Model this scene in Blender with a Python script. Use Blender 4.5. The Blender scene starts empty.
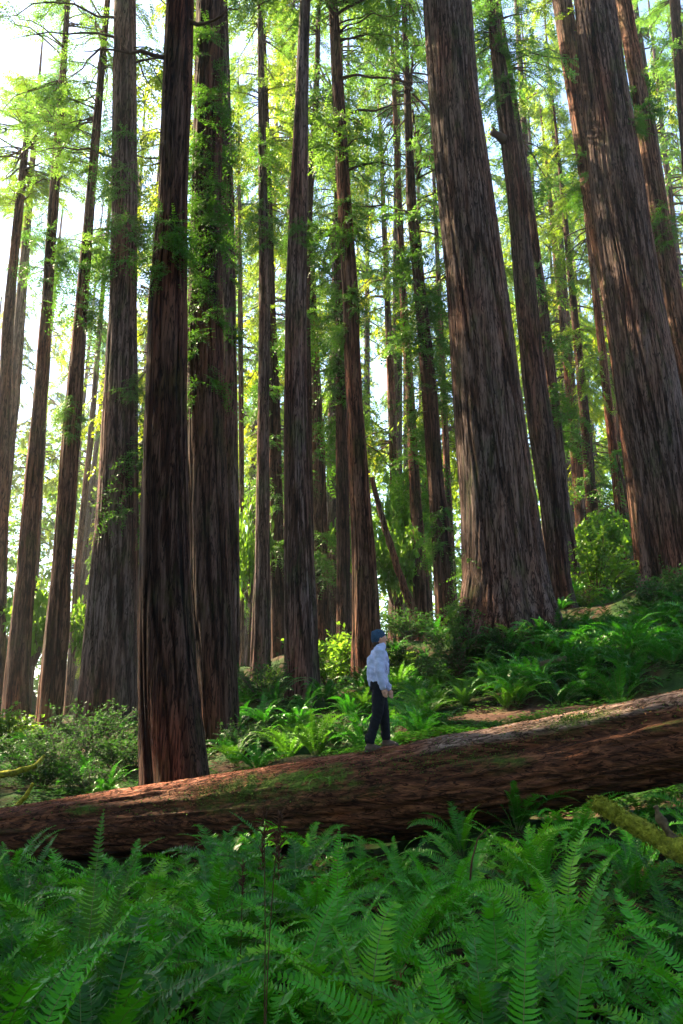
import bpy, math, random
import numpy as np
from mathutils import Vector, Matrix
from mathutils.bvhtree import BVHTree

R = math.radians
PITCH, F, CX, CY = R(15.0), 800.0, 341.5, 512.0
C = bpy.context.scene.collection
scene = bpy.context.scene

# ------------------------------------------------------------------ helpers
def px(u, v, Y):
    """world point seen at pixel (u, v) on the vertical plane Y metres in front of the camera"""
    a, b = (u - CX) / F, (CY - v) / F
    dy = math.cos(PITCH) - b * math.sin(PITCH)
    dz = math.sin(PITCH) + b * math.cos(PITCH)
    k = Y / dy
    return np.array((a * k, Y, dz * k))

def mpp(v, Y):
    """metres per pixel at that place"""
    b = (CY - v) / F
    return Y / (math.cos(PITCH) - b * math.sin(PITCH)) / F

def _hash(i, j, k, seed):
    n = (i * 374761393 + j * 668265263 + k * 2147483647 + seed * 1274126177) & 0xffffffff
    n = ((n ^ (n >> 13)) * 1274126177) & 0xffffffff
    return ((n ^ (n >> 16)) & 0xffff) / 65535.0

def vnoise(P, seed=0):
    P = np.asarray(P, float)
    I = np.floor(P).astype(np.int64); f = P - I
    f = f * f * (3 - 2 * f)
    r = 0
    for a in (0, 1):
        for b in (0, 1):
            for c in (0, 1):
                w = (f[:, 0] if a else 1 - f[:, 0]) * (f[:, 1] if b else 1 - f[:, 1]) * (f[:, 2] if c else 1 - f[:, 2])
                r = r + w * _hash(I[:, 0] + a, I[:, 1] + b, I[:, 2] + c, seed)
    return r * 2 - 1

def fbm(P, seed=0, octv=3):
    r, a = 0, 1.0
    P = np.asarray(P, float)
    for o in range(octv):
        r = r + a * vnoise(P * (2.03 ** o) + 17.3 * o, seed + o); a *= .5
    return r

def mesh(name, V, faces, mats, midx=None, smooth=False, attr=None):
    """faces: list of integer arrays (n,3) or (n,4); midx: list of material slots, one per array"""
    me = bpy.data.meshes.new(name)
    V = np.asarray(V, np.float32)
    me.vertices.add(len(V)); me.vertices.foreach_set('co', V.ravel())
    li, ls, mi, n = [], [], [], 0
    for q, f in enumerate(faces):
        f = np.asarray(f, np.int32)
        if len(f) == 0: continue
        k = f.shape[1]
        li.append(f.ravel()); ls.append(n + np.arange(len(f)) * k); n += f.size
        mi.append(np.full(len(f), midx[q] if midx else 0, np.int32))
    li, ls, mi = np.concatenate(li), np.concatenate(ls), np.concatenate(mi)
    me.loops.add(n); me.loops.foreach_set('vertex_index', li.astype(np.int32))
    me.polygons.add(len(ls)); me.polygons.foreach_set('loop_start', ls.astype(np.int32))
    me.polygons.foreach_set('material_index', mi)
    if smooth: me.polygons.foreach_set('use_smooth', np.ones(len(ls), bool))
    for m in (mats if isinstance(mats, (list, tuple)) else [mats]): me.materials.append(m)
    if attr:
        for an, av in attr.items():
            at = me.attributes.new(an, 'FLOAT', 'POINT'); at.data.foreach_set('value', np.asarray(av, np.float32))
    me.update(calc_edges=True); me.validate()
    return me

def link(name, me, parent=None, loc=None):
    o = bpy.data.objects.new(name, me); C.objects.link(o)
    if parent: o.parent = parent
    if loc is not None: o.location = loc
    return o

def tag(o, label=None, cat=None, group=None, kind=None):
    if label: o['label'] = label
    if cat: o['category'] = cat
    if group: o['group'] = group
    if kind: o['kind'] = kind
    return o

def thing(name, loc, label, cat, group=None):
    o = link(name, None, loc=loc); o.empty_display_size = .2
    return tag(o, label, cat, group)

def grid_faces(nu, nv, wrap=True, off=0):
    """nu rings of nv points"""
    i, j = np.meshgrid(np.arange(nu - 1), np.arange(nv if wrap else nv - 1), indexing='ij')
    j2 = (j + 1) % nv
    return (np.stack([i * nv + j, i * nv + j2, (i + 1) * nv + j2, (i + 1) * nv + j], -1).reshape(-1, 4) + off)

class MB:
    def __init__(s): s.V, s.F, s.M, s.n = [], [], [], 0
    def add(s, V, F, m=0):
        V = np.asarray(V, float); s.V.append(V); s.F.append(np.asarray(F) + s.n); s.M.append(m); s.n += len(V)
    def tube(s, pts, rad, n=6, m=0, caps=True, lump=0, seed=0):
        pts = np.asarray(pts, float); rad = np.broadcast_to(np.asarray(rad, float), (len(pts),))
        T = np.gradient(pts, axis=0); T /= np.linalg.norm(T, axis=1)[:, None] + 1e-9
        ref = np.array((0, 0, 1.0)) if abs(T[len(T) // 2][2]) < .85 else np.array((1.0, 0, 0))
        A = np.cross(T, ref); A /= np.linalg.norm(A, axis=1)[:, None] + 1e-9
        B = np.cross(T, A)
        th = np.linspace(0, 2 * math.pi, n, endpoint=False)
        rr = rad[:, None] * np.ones(n)
        P = pts[:, None] + rr[..., None] * (A[:, None] * np.cos(th)[None, :, None] + B[:, None] * np.sin(th)[None, :, None])
        P = P.reshape(-1, 3)
        if lump:
            ctr = np.repeat(pts, n, 0)
            P = ctr + (P - ctr) * (1 + lump * fbm(P * 9 / max(rad.max() * 10, .3), seed, 3))[:, None]
        s.add(P, grid_faces(len(pts), n), m)
        if caps:
            k = s.n
            s.add([pts[0], pts[-1]], np.zeros((0, 3), int), m)
            j = np.arange(n); j2 = (j + 1) % n; b0 = k - len(P); b1 = k - n
            s.F.append(np.stack([np.full(n, k), b0 + j2, b0 + j], 1)); s.M.append(m)
            s.F.append(np.stack([np.full(n, k + 1), b1 + j, b1 + j2], 1)); s.M.append(m)
    def build(s, name, mats, smooth=False, attr=None):
        return mesh(name, np.concatenate(s.V), s.F, mats, s.M, smooth, attr)

# ------------------------------------------------------------------ materials
def mat(name):
    m = bpy.data.materials.new(name); m.use_nodes = True
    nt = m.node_tree; nt.nodes.clear()
    return m, nt
def N(nt, typ, **kw):
    n = nt.nodes.new(typ)
    for k, v in kw.items():
        if k.startswith('i_'): n.inputs[k[2:].replace('_', ' ')].default_value = v
        else: setattr(n, k, v)
    return n
def mapped(nt, scale, coord='Object', loc=(0, 0, 0)):
    tc = N(nt, 'ShaderNodeTexCoord'); mp = N(nt, 'ShaderNodeMapping')
    mp.inputs['Scale'].default_value = scale; mp.inputs['Location'].default_value = loc
    nt.links.new(tc.outputs[coord], mp.inputs['Vector']); return mp.outputs[0]
def noise(nt, vec, scale=1, detail=4, rough=.55, dist=0):
    n = N(nt, 'ShaderNodeTexNoise'); n.inputs['Scale'].default_value = scale; n.inputs['Detail'].default_value = detail
    n.inputs['Roughness'].default_value = rough; n.inputs['Distortion'].default_value = dist
    nt.links.new(vec, n.inputs['Vector']); return n.outputs['Fac']
def ramp(nt, fac, stops):
    r = N(nt, 'ShaderNodeValToRGB'); e = r.color_ramp.elements
    while len(e) < len(stops): e.new(.5)
    for k, (p, c) in enumerate(stops):
        e[k].position = p; e[k].color = (*c, 1) if len(c) == 3 else c
    nt.links.new(fac, r.inputs[0]); return r.outputs[0]
def mix(nt, fac, a, b, mode='MIX'):
    n = N(nt, 'ShaderNodeMix', data_type='RGBA', blend_type=mode)
    for k, s in ((0, fac), (6, a), (7, b)):
        if isinstance(s, (int, float)): n.inputs[k].default_value = s
        elif isinstance(s, tuple): n.inputs[k].default_value = (*s, 1)
        else: nt.links.new(s, n.inputs[k])
    return n.outputs[2]
def math_(nt, op, a, b=0.0, clamp=False):
    n = N(nt, 'ShaderNodeMath', operation=op, use_clamp=clamp)
    for k, s in ((0, a), (1, b)):
        if isinstance(s, (int, float)): n.inputs[k].default_value = s
        else: nt.links.new(s, n.inputs[k])
    return n.outputs[0]
def bsdf(nt, col, rough=.8, spec=.2, bump=None, bstr=.5, bdist=.02):
    p = N(nt, 'ShaderNodeBsdfPrincipled')
    if isinstance(col, tuple): p.inputs['Base Color'].default_value = (*col, 1)
    else: nt.links.new(col, p.inputs['Base Color'])
    if isinstance(rough, float): p.inputs['Roughness'].default_value = rough
    else: nt.links.new(rough, p.inputs['Roughness'])
    p.inputs['Specular IOR Level'].default_value = spec
    if bump is not None:
        b = N(nt, 'ShaderNodeBump'); b.inputs['Strength'].default_value = bstr; b.inputs['Distance'].default_value = bdist
        nt.links.new(bump, b.inputs['Height']); nt.links.new(b.outputs[0], p.inputs['Normal'])
    return p
def out(nt, sh):
    o = N(nt, 'ShaderNodeOutputMaterial'); nt.links.new(sh, o.inputs['Surface'])

def simple(name, col, rough=.8, spec=.2, var=.25, vs=8.0, bump=.3):
    m, nt = mat(name)
    v = mapped(nt, (vs,) * 3); f = noise(nt, v, 1, 5)
    dark = tuple(c * (1 - var) for c in col); lite = tuple(min(1, c * (1 + var)) for c in col)
    c = ramp(nt, f, [(.3, dark), (.7, lite)])
    out(nt, bsdf(nt, c, rough, spec, f, bump, .01).outputs[0]); return m

def leafmat(name, dark, lite, trans, tw=.4, rough=.45, spec=.2, ns=.7, yellow=None, tintv=0, rnd=.35):
    """double-sided leaf: reflects and lets light through; varies plant by plant and patch by patch"""
    m, nt = mat(name)
    oi = N(nt, 'ShaderNodeObjectInfo')
    geo = N(nt, 'ShaderNodeNewGeometry')
    f = noise(nt, geo.outputs['Position'], ns, 3)
    f2 = noise(nt, geo.outputs['Position'], ns * 14, 2)
    s = math_(nt, 'ADD', math_(nt, 'MULTIPLY', math_(nt, 'SUBTRACT', oi.outputs['Random'], .5 - .175 / rnd), rnd), math_(nt, 'MULTIPLY', f, .5))
    s = math_(nt, 'ADD', s, math_(nt, 'MULTIPLY', f2, .4))
    stops = [(.35, dark), (.85, lite)] + ([(1.0, yellow)] if yellow else [])
    col = ramp(nt, s, stops)
    tint = ramp(nt, oi.outputs['Random'], [(0., (.62, .85, 1.0)), (.45, (.85, .95, .9)), (.7, (1.15, 1.0, .55)), (1., (1.4, 1.05, .4))]) if tintv else None
    if tintv: col = mix(nt, tintv, col, mix(nt, 1.0, col, tint, 'MULTIPLY'))
    tcol = mix(nt, .75, col, trans)
    if tintv: tcol = mix(nt, tintv, tcol, mix(nt, 1.0, tcol, tint, 'MULTIPLY'))
    p = bsdf(nt, col, rough, spec)
    t = N(nt, 'ShaderNodeBsdfTranslucent'); nt.links.new(tcol, t.inputs[0])
    mx = N(nt, 'ShaderNodeMixShader'); mx.inputs[0].default_value = tw
    nt.links.new(p.outputs[0], mx.inputs[1]); nt.links.new(t.outputs[0], mx.inputs[2])
    out(nt, mx.outputs[0]); return m

def barkmat(name, deep, mid, pale, moss=.0):
    m, nt = mat(name)
    oi = N(nt, 'ShaderNodeObjectInfo')
    v1 = mapped(nt, (7, 7, .6)); f1 = noise(nt, v1, 1, 6, .65, .6)
    v2 = mapped(nt, (20, 20, 1.9)); f2 = noise(nt, v2, 1, 5, .75, .3)
    vc = mapped(nt, (11, 11, .85), loc=(5, 2, 7)); fc = noise(nt, vc, 1, 3, .6, .8)
    crk = ramp(nt, math_(nt, 'ABSOLUTE', math_(nt, 'SUBTRACT', fc, .5)), [(.0, (.12, .10, .09)), (.018, (.3, .28, .27)), (.05, (1, 1, 1))])
    vr = mapped(nt, (.9, .9, .18), loc=(9, 4, 1)); fr = noise(nt, vr, 1, 4, .6)
    v3 = mapped(nt, (1.3, 1.3, .25)); f3 = noise(nt, v3, 1, 3)
    at = N(nt, 'ShaderNodeAttribute', attribute_name='groove')
    h = math_(nt, 'ADD', math_(nt, 'MULTIPLY', f1, .5), math_(nt, 'MULTIPLY', f2, .5))
    h2 = math_(nt, 'ADD', h, math_(nt, 'MULTIPLY', math_(nt, 'SUBTRACT', at.outputs['Fac'], .62), .22))
    c = ramp(nt, h2, [(.36, deep), (.50, mid), (.62, pale)])
    c = mix(nt, math_(nt, 'MULTIPLY', ramp(nt, f3, [(.42, (0, 0, 0)), (.62, (1, 1, 1))]), .22), c, tuple(x * 1.0 for x in pale))
    if moss:
        mn = noise(nt, mapped(nt, (2.2, 2.2, .9), loc=(3, 1, 2)), 1, 5, .7)
        c = mix(nt, math_(nt, 'MULTIPLY', ramp(nt, mn, [(.52, (0, 0, 0)), (.66, (1, 1, 1))]), moss), c, (.05, .085, .015))
    c = mix(nt, 1.0, c, ramp(nt, fr, [(.36, (1.22, .86, .72)), (.48, (1, .97, .95)), (.60, (.84, .95, 1.06))]), 'MULTIPLY')
    c = mix(nt, 1.0, c, crk, 'MULTIPLY')
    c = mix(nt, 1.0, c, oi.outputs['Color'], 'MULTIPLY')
    out(nt, bsdf(nt, c, .92, .12, h, 1.0, .09).outputs[0]); return m

M_BARK = barkmat('redwood_bark', (.006, .0032, .0025), (.056, .027, .018), (.19, .128, .108), .4)
M_TWIG = simple('twig_wood', (.09, .06, .045), .9, .1)
M_NEEDLE = leafmat('redwood_needles', (.010, .048, .018), (.035, .115, .024), (.30, .56, .06), .46, ns=.35, yellow=(.16, .19, .02), tintv=.9)
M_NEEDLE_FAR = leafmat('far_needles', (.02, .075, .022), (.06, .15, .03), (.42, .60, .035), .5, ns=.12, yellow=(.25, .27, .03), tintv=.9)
M_SPROUT = leafmat('sprout_leaves', (.015, .06, .008), (.035, .12, .012), (.14, .34, .02), .4, ns=1.5)
M_FERN = leafmat('fern_leaves', (.010, .075, .004), (.065, .34, .010), (.13, .55, .010), .30, .42, .28, rnd=.7, ns=.9, yellow=(.16, .36, .010))
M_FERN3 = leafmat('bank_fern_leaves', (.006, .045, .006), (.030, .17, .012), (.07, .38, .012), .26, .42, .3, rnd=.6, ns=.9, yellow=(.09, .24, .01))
M_FERN2 = leafmat('yellowing_fern_leaves', (.02, .075, .006), (.06, .18, .012), (.15, .42, .02), .35, .5, .22, ns=1.2, yellow=(.13, .2, .015))
M_RACHIS = simple('fern_stem', (.13, .16, .04), .6, .3)
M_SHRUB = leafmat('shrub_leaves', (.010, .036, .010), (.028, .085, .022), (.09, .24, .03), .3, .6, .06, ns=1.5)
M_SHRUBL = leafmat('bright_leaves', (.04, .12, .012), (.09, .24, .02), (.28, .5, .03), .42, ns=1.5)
M_COVER = leafmat('ground_cover_leaves', (.015, .07, .006), (.05, .19, .012), (.12, .38, .02), .35, ns=2)
M_DEAD = simple('dead_fronds', (.07, .032, .018), .9, .1, .4)
M_DEADF = simple('withered_frond', (.16, .075, .03), .9, .1, .4)
M_GREYTWIG = simple('bare_grey_twigs', (.08, .06, .06), .9, .1, .3)

# ------------------------------------------------------------------ trees table: (v, left, right) samples in the trunk's own plane at Y
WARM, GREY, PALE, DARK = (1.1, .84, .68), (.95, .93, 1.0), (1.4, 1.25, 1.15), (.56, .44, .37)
T = [ # key, Y, samples, crown start v, crown radius, top z, colour, moss, label
 ('a', 34, [(520,-6,8),(400,-1,10),(330,2,13),(270,8,17),(180,18,26)], 205, 4.2, 30, WARM, 'slim dark redwood at the left edge topped by a bushy crown against white sky'),
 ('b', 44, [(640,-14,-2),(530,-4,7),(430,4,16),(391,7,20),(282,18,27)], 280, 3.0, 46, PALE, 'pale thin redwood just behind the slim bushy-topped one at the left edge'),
 ('c', 30, [(735,0,34),(700,2,27),(640,9,31),(560,18,36),(480,25,42),(419,32,45),(300,42,52),(214,48,58)], 225, 3.4, 40, WARM, 'reddish redwood leaning right, outermost with its base in view on the left'),
 ('c2', 42, [(725,18,30),(640,25,35),(560,31,39),(480,36,43),(330,46,51)], 300, 3.0, 46, GREY, 'very thin bluish redwood tucked behind the outermost reddish redwood'),
 ('d', 26, [(752,30,62),(735,33,60),(640,44,69),(560,53,71),(419,64,81),(310,75,87),(228,83,93)], 255, 3.0, 38, WARM, 'reddish-brown redwood leaning right between the outermost trunk and the grey furrowed one'),
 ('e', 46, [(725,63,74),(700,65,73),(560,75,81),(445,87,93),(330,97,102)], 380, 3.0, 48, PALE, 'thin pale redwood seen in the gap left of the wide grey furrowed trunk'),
 ('f', 23, [(752,74,142),(735,78,140),(680,83,138),(600,89,138),(500,98,138),(380,105,137),(300,110,136),(200,112,137),(0,115,135)], 130, 4.5, 46, GREY, 'wide grey deeply furrowed redwood left of the dark front pair'),
 ('g', 13, [(800,134,212),(780,137,208),(700,137,198),(600,139,190),(500,142,188),(400,146,186),(300,150,187),(200,159,187),(100,162,191),(0,167,193)], -330, 4, 48, DARK, 'dark brown front redwood rising right behind the fallen log'),
 ('h', 16.5, [(765,190,243),(750,193,239),(700,190,237),(600,187,232),(500,187,227),(400,187,224),(300,189,222),(200,192,221),(0,197,223)], -230, 4, 50, DARK, 'dark redwood pressed against the right side of the front trunk'),
 ('i', 22, [(705,224,242),(690,224,240),(600,226,240),(500,225,239),(380,222,237),(200,220,234),(0,217,227)], 10, 3, 44, GREY, 'slender grey redwood partly hidden behind the dark front pair'),
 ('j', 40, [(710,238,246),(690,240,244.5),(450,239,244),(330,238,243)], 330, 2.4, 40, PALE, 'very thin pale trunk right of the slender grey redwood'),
 ('k', 27, [(695,247,273),(685,249,271),(550,255,270),(400,258,269),(300,259,270),(100,258,265)], 150, 2.6, 40, GREY, 'grey redwood, left one of the close pair beside the tall clean trunk'),
 ('k2', 31, [(680,268,290),(670,271,287),(550,269,284),(400,267,280),(300,266,275),(200,264,272)], 330, 2.4, 38, DARK, 'dark mossy redwood, right one of the close pair beside the tall clean trunk'),
 ('l', 20, [(710,280,325),(700,284,322),(600,284,316),(500,284,310),(400,284,307),(300,285,306),(200,290,307),(100,295,308),(0,300,310)], -80, 3, 44, GREY, 'tall clean-stemmed grey redwood in the middle left with a flared base'),
 ('l2', 29, [(660,300,316),(450,300,312),(300,300,310),(200,305,313),(100,313,319),(0,317,321)], 280, 2.6, 40, DARK, 'thin dark leafy redwood peeking out right of the tall clean trunk'),
 ('m', 34, [(655,309,332),(640,311,331),(550,310,328),(450,309,325),(350,308,319),(250,306,314)], 400, 2.8, 42, WARM, 'double-looking reddish redwood with a sunlit edge between the clean trunk and the hiker'),
 ('n', 30, [(660,335,352),(640,337,350),(550,337,350),(450,336,348),(350,336,344),(250,335,342)], 400, 2.6, 40, DARK, 'narrow dark redwood touching the left side of the trunk behind the hiker'),
 ('o', 22, [(698,348,386),(690,350,383),(620,352,379),(550,352,375),(500,350,370),(400,346,363),(300,343,359),(240,340,354),(150,335,348),(60,331,342)], 195, 3.6, 40, WARM, 'redwood rising directly behind the hiker with a sunlit streak and teal crown'),
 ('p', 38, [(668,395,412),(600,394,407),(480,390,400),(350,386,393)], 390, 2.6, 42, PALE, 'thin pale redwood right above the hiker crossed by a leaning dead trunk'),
 ('q', 33, [(668,413,437),(655,415,434),(600,413,431),(500,410,421),(400,406,415),(300,400,407),(200,396,402)], 330, 2.8, 44, WARM, 'sun-striped redwood where the leaning dead trunk rests'),
 ('r', 27, [(650,434,461),(630,436,457),(560,433,453),(480,428,443),(380,421,436),(300,415,427),(200,406,416),(100,404,411)], 350, 3.4, 40, DARK, 'dark leafy redwood just left of the giant central trunk'),
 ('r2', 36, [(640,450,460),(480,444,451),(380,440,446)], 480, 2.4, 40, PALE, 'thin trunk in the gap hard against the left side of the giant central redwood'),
 ('s', 20, [(640,455,562),(625,458,556),(600,461,549),(580,463,546),(480,458,533),(380,452,520),(300,447,508),(200,438,493),(100,430,479),(0,424,471)], -250, 5, 52, (.84, .82, .84), 'giant furrowed redwood in the centre right, widest trunk on the slope'),
 ('t', 25, [(620,548,588),(605,553,577),(580,551,571),(500,540,563),(450,532,557),(380,523,546),(300,516,537),(200,508,526),(100,496,511),(0,486,497)], 90, 3.4, 44, (.85, .78, .78), 'straight redwood with a broken branch stub right beside the giant central trunk'),
 ('u', 29, [(605,566,590),(595,567,584),(500,556,569),(400,547,559),(300,536,547),(200,525,533),(100,510,517)], 290, 2.8, 42, GREY, 'slim redwood closely following the right side of the one with the branch stub'),
 ('v', 23, [(590,640,728),(575,644,716),(560,644,710),(500,638,700),(400,621,681),(300,608,661),(200,593,645),(100,583,628),(0,575,613)], -250, 5, 52, (.88, .82, .82), 'massive reddish-grey redwood at the right with a dark shrub at its foot'),
 ('v2', 30, [(600,640,668),(400,617,638),(300,603,622),(200,583,604),(100,568,587),(0,553,571)], 60, 3.2, 46, WARM, 'redwood mostly hidden behind the left edge of the massive right-hand trunk'),
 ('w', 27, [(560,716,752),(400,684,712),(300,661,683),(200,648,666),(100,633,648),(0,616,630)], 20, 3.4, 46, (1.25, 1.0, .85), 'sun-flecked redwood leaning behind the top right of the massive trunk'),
 ('x', 36, [(560,720,742),(300,694,708),(100,677,687),(0,670,680)], 60, 3.4, 46, DARK, 'small dark stretch of redwood trunk in the top right corner'),
 ('y1', 48, [(610,582,600),(560,578,592),(440,570,581),(350,562,570)], 470, 2.8, 44, WARM, 'slim background redwood first right of the paired slope trunks'),
 ('y2', 42, [(610,596,614),(560,590,602),(440,582,592),(350,574,582)], 440, 2.8, 40, DARK, 'dark green-shaded background redwood behind the bright bush'),
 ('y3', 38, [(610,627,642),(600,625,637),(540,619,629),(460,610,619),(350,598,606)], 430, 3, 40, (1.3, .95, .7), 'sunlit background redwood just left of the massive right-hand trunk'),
]

# ------------------------------------------------------------------ terrain
ctrl = [(-3,-2,-1.85),(0,-2,-1.7),(3,-2,-1.6),(-3,3,-1.9),(0,3,-1.75),(3,3,-1.65),(-3.5,6,-2.0),(0,6,-1.8),(3.5,6,-1.6),
        (-6,9,-2.3),(-3,9,-2.0),(0,9,-1.8),(3,9,-1.45),(6,9,-1.0),(-6,12,-2.3),(-3,11.6,-1.95),(0,11.2,-1.6),(2.5,11,-1.15),(4.2,10.6,-.95),(6,11,-.4)]
for u, v, Y in [(265,745,16),(250,762,14.5),(340,712,18),(330,755,13.5),(430,742,13),(530,722,13.2),(600,704,13.6),(683,660,15),(470,716,14.5),(590,712,15),(540,690,16),(640,655,17.5),(683,622,20),
                (600,640,20),(0,775,16),(60,790,15),(110,792,15),(0,750,24),(60,748,24),(-100,770,20),(800,560,22),(900,500,30),(400,690,20),(430,650,27),(610,610,30),(600,612,38),(300,672,34),
                (100,728,40),(300,680,50),(600,620,55),(0,730,55),(850,520,50),(-250,740,45),(-350,790,15),(1000,560,14)]:
    ctrl.append(tuple(px(u, v, Y)))
for t in T:
    v, a, b = t[2][0]
    if v > 560:
        p = px((a + b) / 2, v - 8, t[1]); ctrl.append(tuple(p))
ctrl += [(-60,90,0),(0,90,3.5),(50,90,9),(-150,300,0),(150,300,12),(0,300,5),(-100,30,-3),(100,30,14),(-80,0,-4),(80,0,10),(0,-40,-2),(-60,-60,-4),(60,-60,3)]
CT = np.array(ctrl)
def height(x, y):
    x = np.atleast_1d(np.asarray(x, float)); y = np.atleast_1d(np.asarray(y, float))
    o = np.empty(len(x))
    for s in range(0, len(x), 4000):
        d2 = (x[s:s+4000, None] - CT[None, :, 0]) ** 2 + (y[s:s+4000, None] - CT[None, :, 1]) ** 2
        w = 1 / (d2 + .5) ** 2.2
        o[s:s+4000] = (w * CT[None, :, 2]).sum(1) / w.sum(1)
    P = np.stack([x, y, 0 * x], 1)
    return o + .10 * fbm(P * .7, 3, 3) + .03 * fbm(P * 3.1, 8, 2)
def H1(x, y): return float(height([x], [y])[0])

def axis(vals_in, dens):
    return np.array(vals_in)
gx = np.concatenate([np.linspace(-400, -60, 18)[:-1], np.linspace(-60, -14, 60)[:-1], np.linspace(-14, 16, 240)[:-1], np.linspace(16, 60, 56)[:-1], np.linspace(60, 400, 18)])
gy = np.concatenate([np.linspace(-300, -8, 14)[:-1], np.linspace(-8, 30, 290)[:-1], np.linspace(30, 100, 90)[:-1], np.linspace(100, 600, 26)])
XX, YY = np.meshgrid(gx, gy, indexing='ij')
ZZ = height(XX.ravel(), YY.ravel())
m, nt = mat('forest_floor')
geo = N(nt, 'ShaderNodeNewGeometry').outputs['Position']
f1 = noise(nt, geo, 1.1, 5, .6); f2 = noise(nt, geo, 22, 5, .7); f3 = noise(nt, geo, 4, 4, .6)
c = ramp(nt, f2, [(.3, (.012, .007, .005)), (.5, (.045, .024, .015)), (.72, (.11, .06, .038))])
c2 = ramp(nt, f3, [(.3, (.012, .03, .008)), (.7, (.03, .065, .014))])
c = mix(nt, ramp(nt, f1, [(.38, (0, 0, 0)), (.52, (1, 1, 1))]), c, c2)
# trodden bare earth beside the log
at = N(nt, 'ShaderNodeAttribute', attribute_name='path')
cp = ramp(nt, f2, [(.3, (.05, .026, .018)), (.7, (.15, .08, .055))])
c = mix(nt, at.outputs['Fac'], c, cp)
out(nt, bsdf(nt, c, .95, .1, f2, .8, .04).outputs[0]); M_SOIL = m
pc = [px(u, v, Y)[:2] for u, v, Y in ((455,716,14.6),(490,716,14.4),(530,716,14.2),(570,712,14.2),(600,706,14.2))]
pd = np.full(XX.size, 9.0)
for q in pc: pd = np.minimum(pd, np.hypot(XX.ravel() - q[0], (YY.ravel() - q[1])))
pd = pd + .25 * fbm(np.stack([XX.ravel(), YY.ravel(), 0 * XX.ravel()], 1) * 1.3, 5)
pathv = np.clip(1 - (pd - .5) / .5, 0, 1)
g = link('ground', mesh('ground', np.stack([XX.ravel(), YY.ravel(), ZZ], 1), [grid_faces(len(gx), len(gy), False)[:, ::-1]], M_SOIL, smooth=True, attr={'path': pathv}))
tag(g, 'sloping forest floor of brown duff and soil rising to the right', kind='structure')
def on_path(x, y): return min(math.hypot(x - q[0], y - q[1]) for q in pc) < .75

# ------------------------------------------------------------------ fallen log
LP = []
for u, top, bot, Y in [(-420,868,900,14.2),(-150,832,872,12.9),(0,808,860,12.2),(130,789,853,11.8),(260,768,851,11.35),(400,745,838,10.9),(530,722,812,10.5),(683,692,777,10.05),(820,662,750,9.7),(1000,622,728,9.3)]:
    P = px(u, (top + bot) / 2, Y); r = (bot - top) / 2 * mpp((top + bot) / 2, Y)
    LP.append((*P, r * .95))
LP = np.array(LP)
NS, NA = 620, 150
ss = np.linspace(0, 1, NS)
xs = LP[0, 0] + ss * (LP[-1, 0] - LP[0, 0])
ax = np.stack([xs] + [np.interp(xs, LP[:, 0], LP[:, k]) for k in (1, 2)], 1)
rl = np.interp(xs, LP[:, 0], LP[:, 3])
ker = np.hanning(41); ker /= ker.sum()
for k in (1, 2): ax[20:-20, k] = np.convolve(ax[:, k], ker, 'valid')
rl[20:-20] = np.convolve(rl, ker, 'valid')
th = np.linspace(0, 2 * math.pi, NA, endpoint=False)          # 0 = towards camera, 90 = up
S, TH = np.meshgrid(xs, th, indexing='ij')
sf, tf = S.ravel(), TH.ravel()
Q = np.stack([sf * .35, np.cos(tf) * 2.2, np.sin(tf) * 2.2], 1)
Qf = np.stack([sf * 1.1, np.cos(tf) * 9, np.sin(tf) * 9], 1)
rad = np.repeat(rl, NA) * (1 + .075 * fbm(Q, 21, 3) + .04 * (1 - 2 * np.abs(fbm(Qf, 31, 3))) + .010 * fbm(Qf * 2.6, 41, 2))
deg = np.degrees(tf)
wob = 5 * vnoise(np.stack([sf * 1.3, 0 * sf, 0 * sf], 1), 51)
# raised grey sheet of old sapwood on the upper right shoulder, rotten hollow beneath it
plate = np.clip((sf - .95 - .25 * wob / 5) / .3, 0, 1) * np.clip((deg - 42 - wob * 1.6) / 4, 0, 1) * np.clip((100 + wob - deg) / 14, 0, 1)
hollow = np.clip((sf - .7) / 1.0, 0, 1) * np.exp(-((deg - 30 - wob) / 11) ** 2)
hollow2 = np.exp(-((deg - 18 - wob * 2 + 3 * sf) / 6) ** 2) * np.clip(vnoise(np.stack([sf * .8, 0 * sf, 0 * sf + 3], 1), 61) + .5, 0, 1)
knot = sum(a * np.exp(-((sf - x0) / .16) ** 2 - ((deg - d0) / 16) ** 2) for x0, d0, a in ((-1.25, 48, .10), (-1.75, 30, .07), (-2.6, 58, .06), (.55, 70, .05), (-3.6, 40, .06)))
rad = rad * (1 + .055 * plate - .19 * hollow - .05 * hollow2 + knot * .7)
PX = np.stack([sf, np.repeat(ax[:, 1], NA) - rad * np.cos(tf), np.repeat(ax[:, 2], NA) + rad * np.sin(tf)], 1)
grv = fbm(Qf, 31, 3)
mossv = np.clip(2.2 * fbm(np.stack([sf * 1.4, np.cos(tf) * 1.8, np.sin(tf) * 1.8], 1), 71, 4) - .35, 0, 1) * np.clip(1 - abs(deg - 38) / 38, 0, 1) * 1.6
mossv = np.clip(mossv + .9 * np.exp(-((sf - 2.9) / .35) ** 2 - ((deg - 58) / 14) ** 2) + .9 * np.exp(-((sf + 1.3) / .5) ** 2 - ((deg - 36) / 16) ** 2), 0, 1)
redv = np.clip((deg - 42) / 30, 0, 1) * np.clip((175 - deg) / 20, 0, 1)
m, nt = mat('rotting_log_wood')
v1 = mapped(nt, (1.2, 14, 14)); a1 = noise(nt, v1, 1, 6, .65, .5)
v2 = mapped(nt, (3.2, 30, 30)); a2 = noise(nt, v2, 1, 6, .75, .4)
fc = noise(nt, mapped(nt, (.8, 11, 11), loc=(3, 5, 2)), 1, 4, .6, .9)
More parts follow.
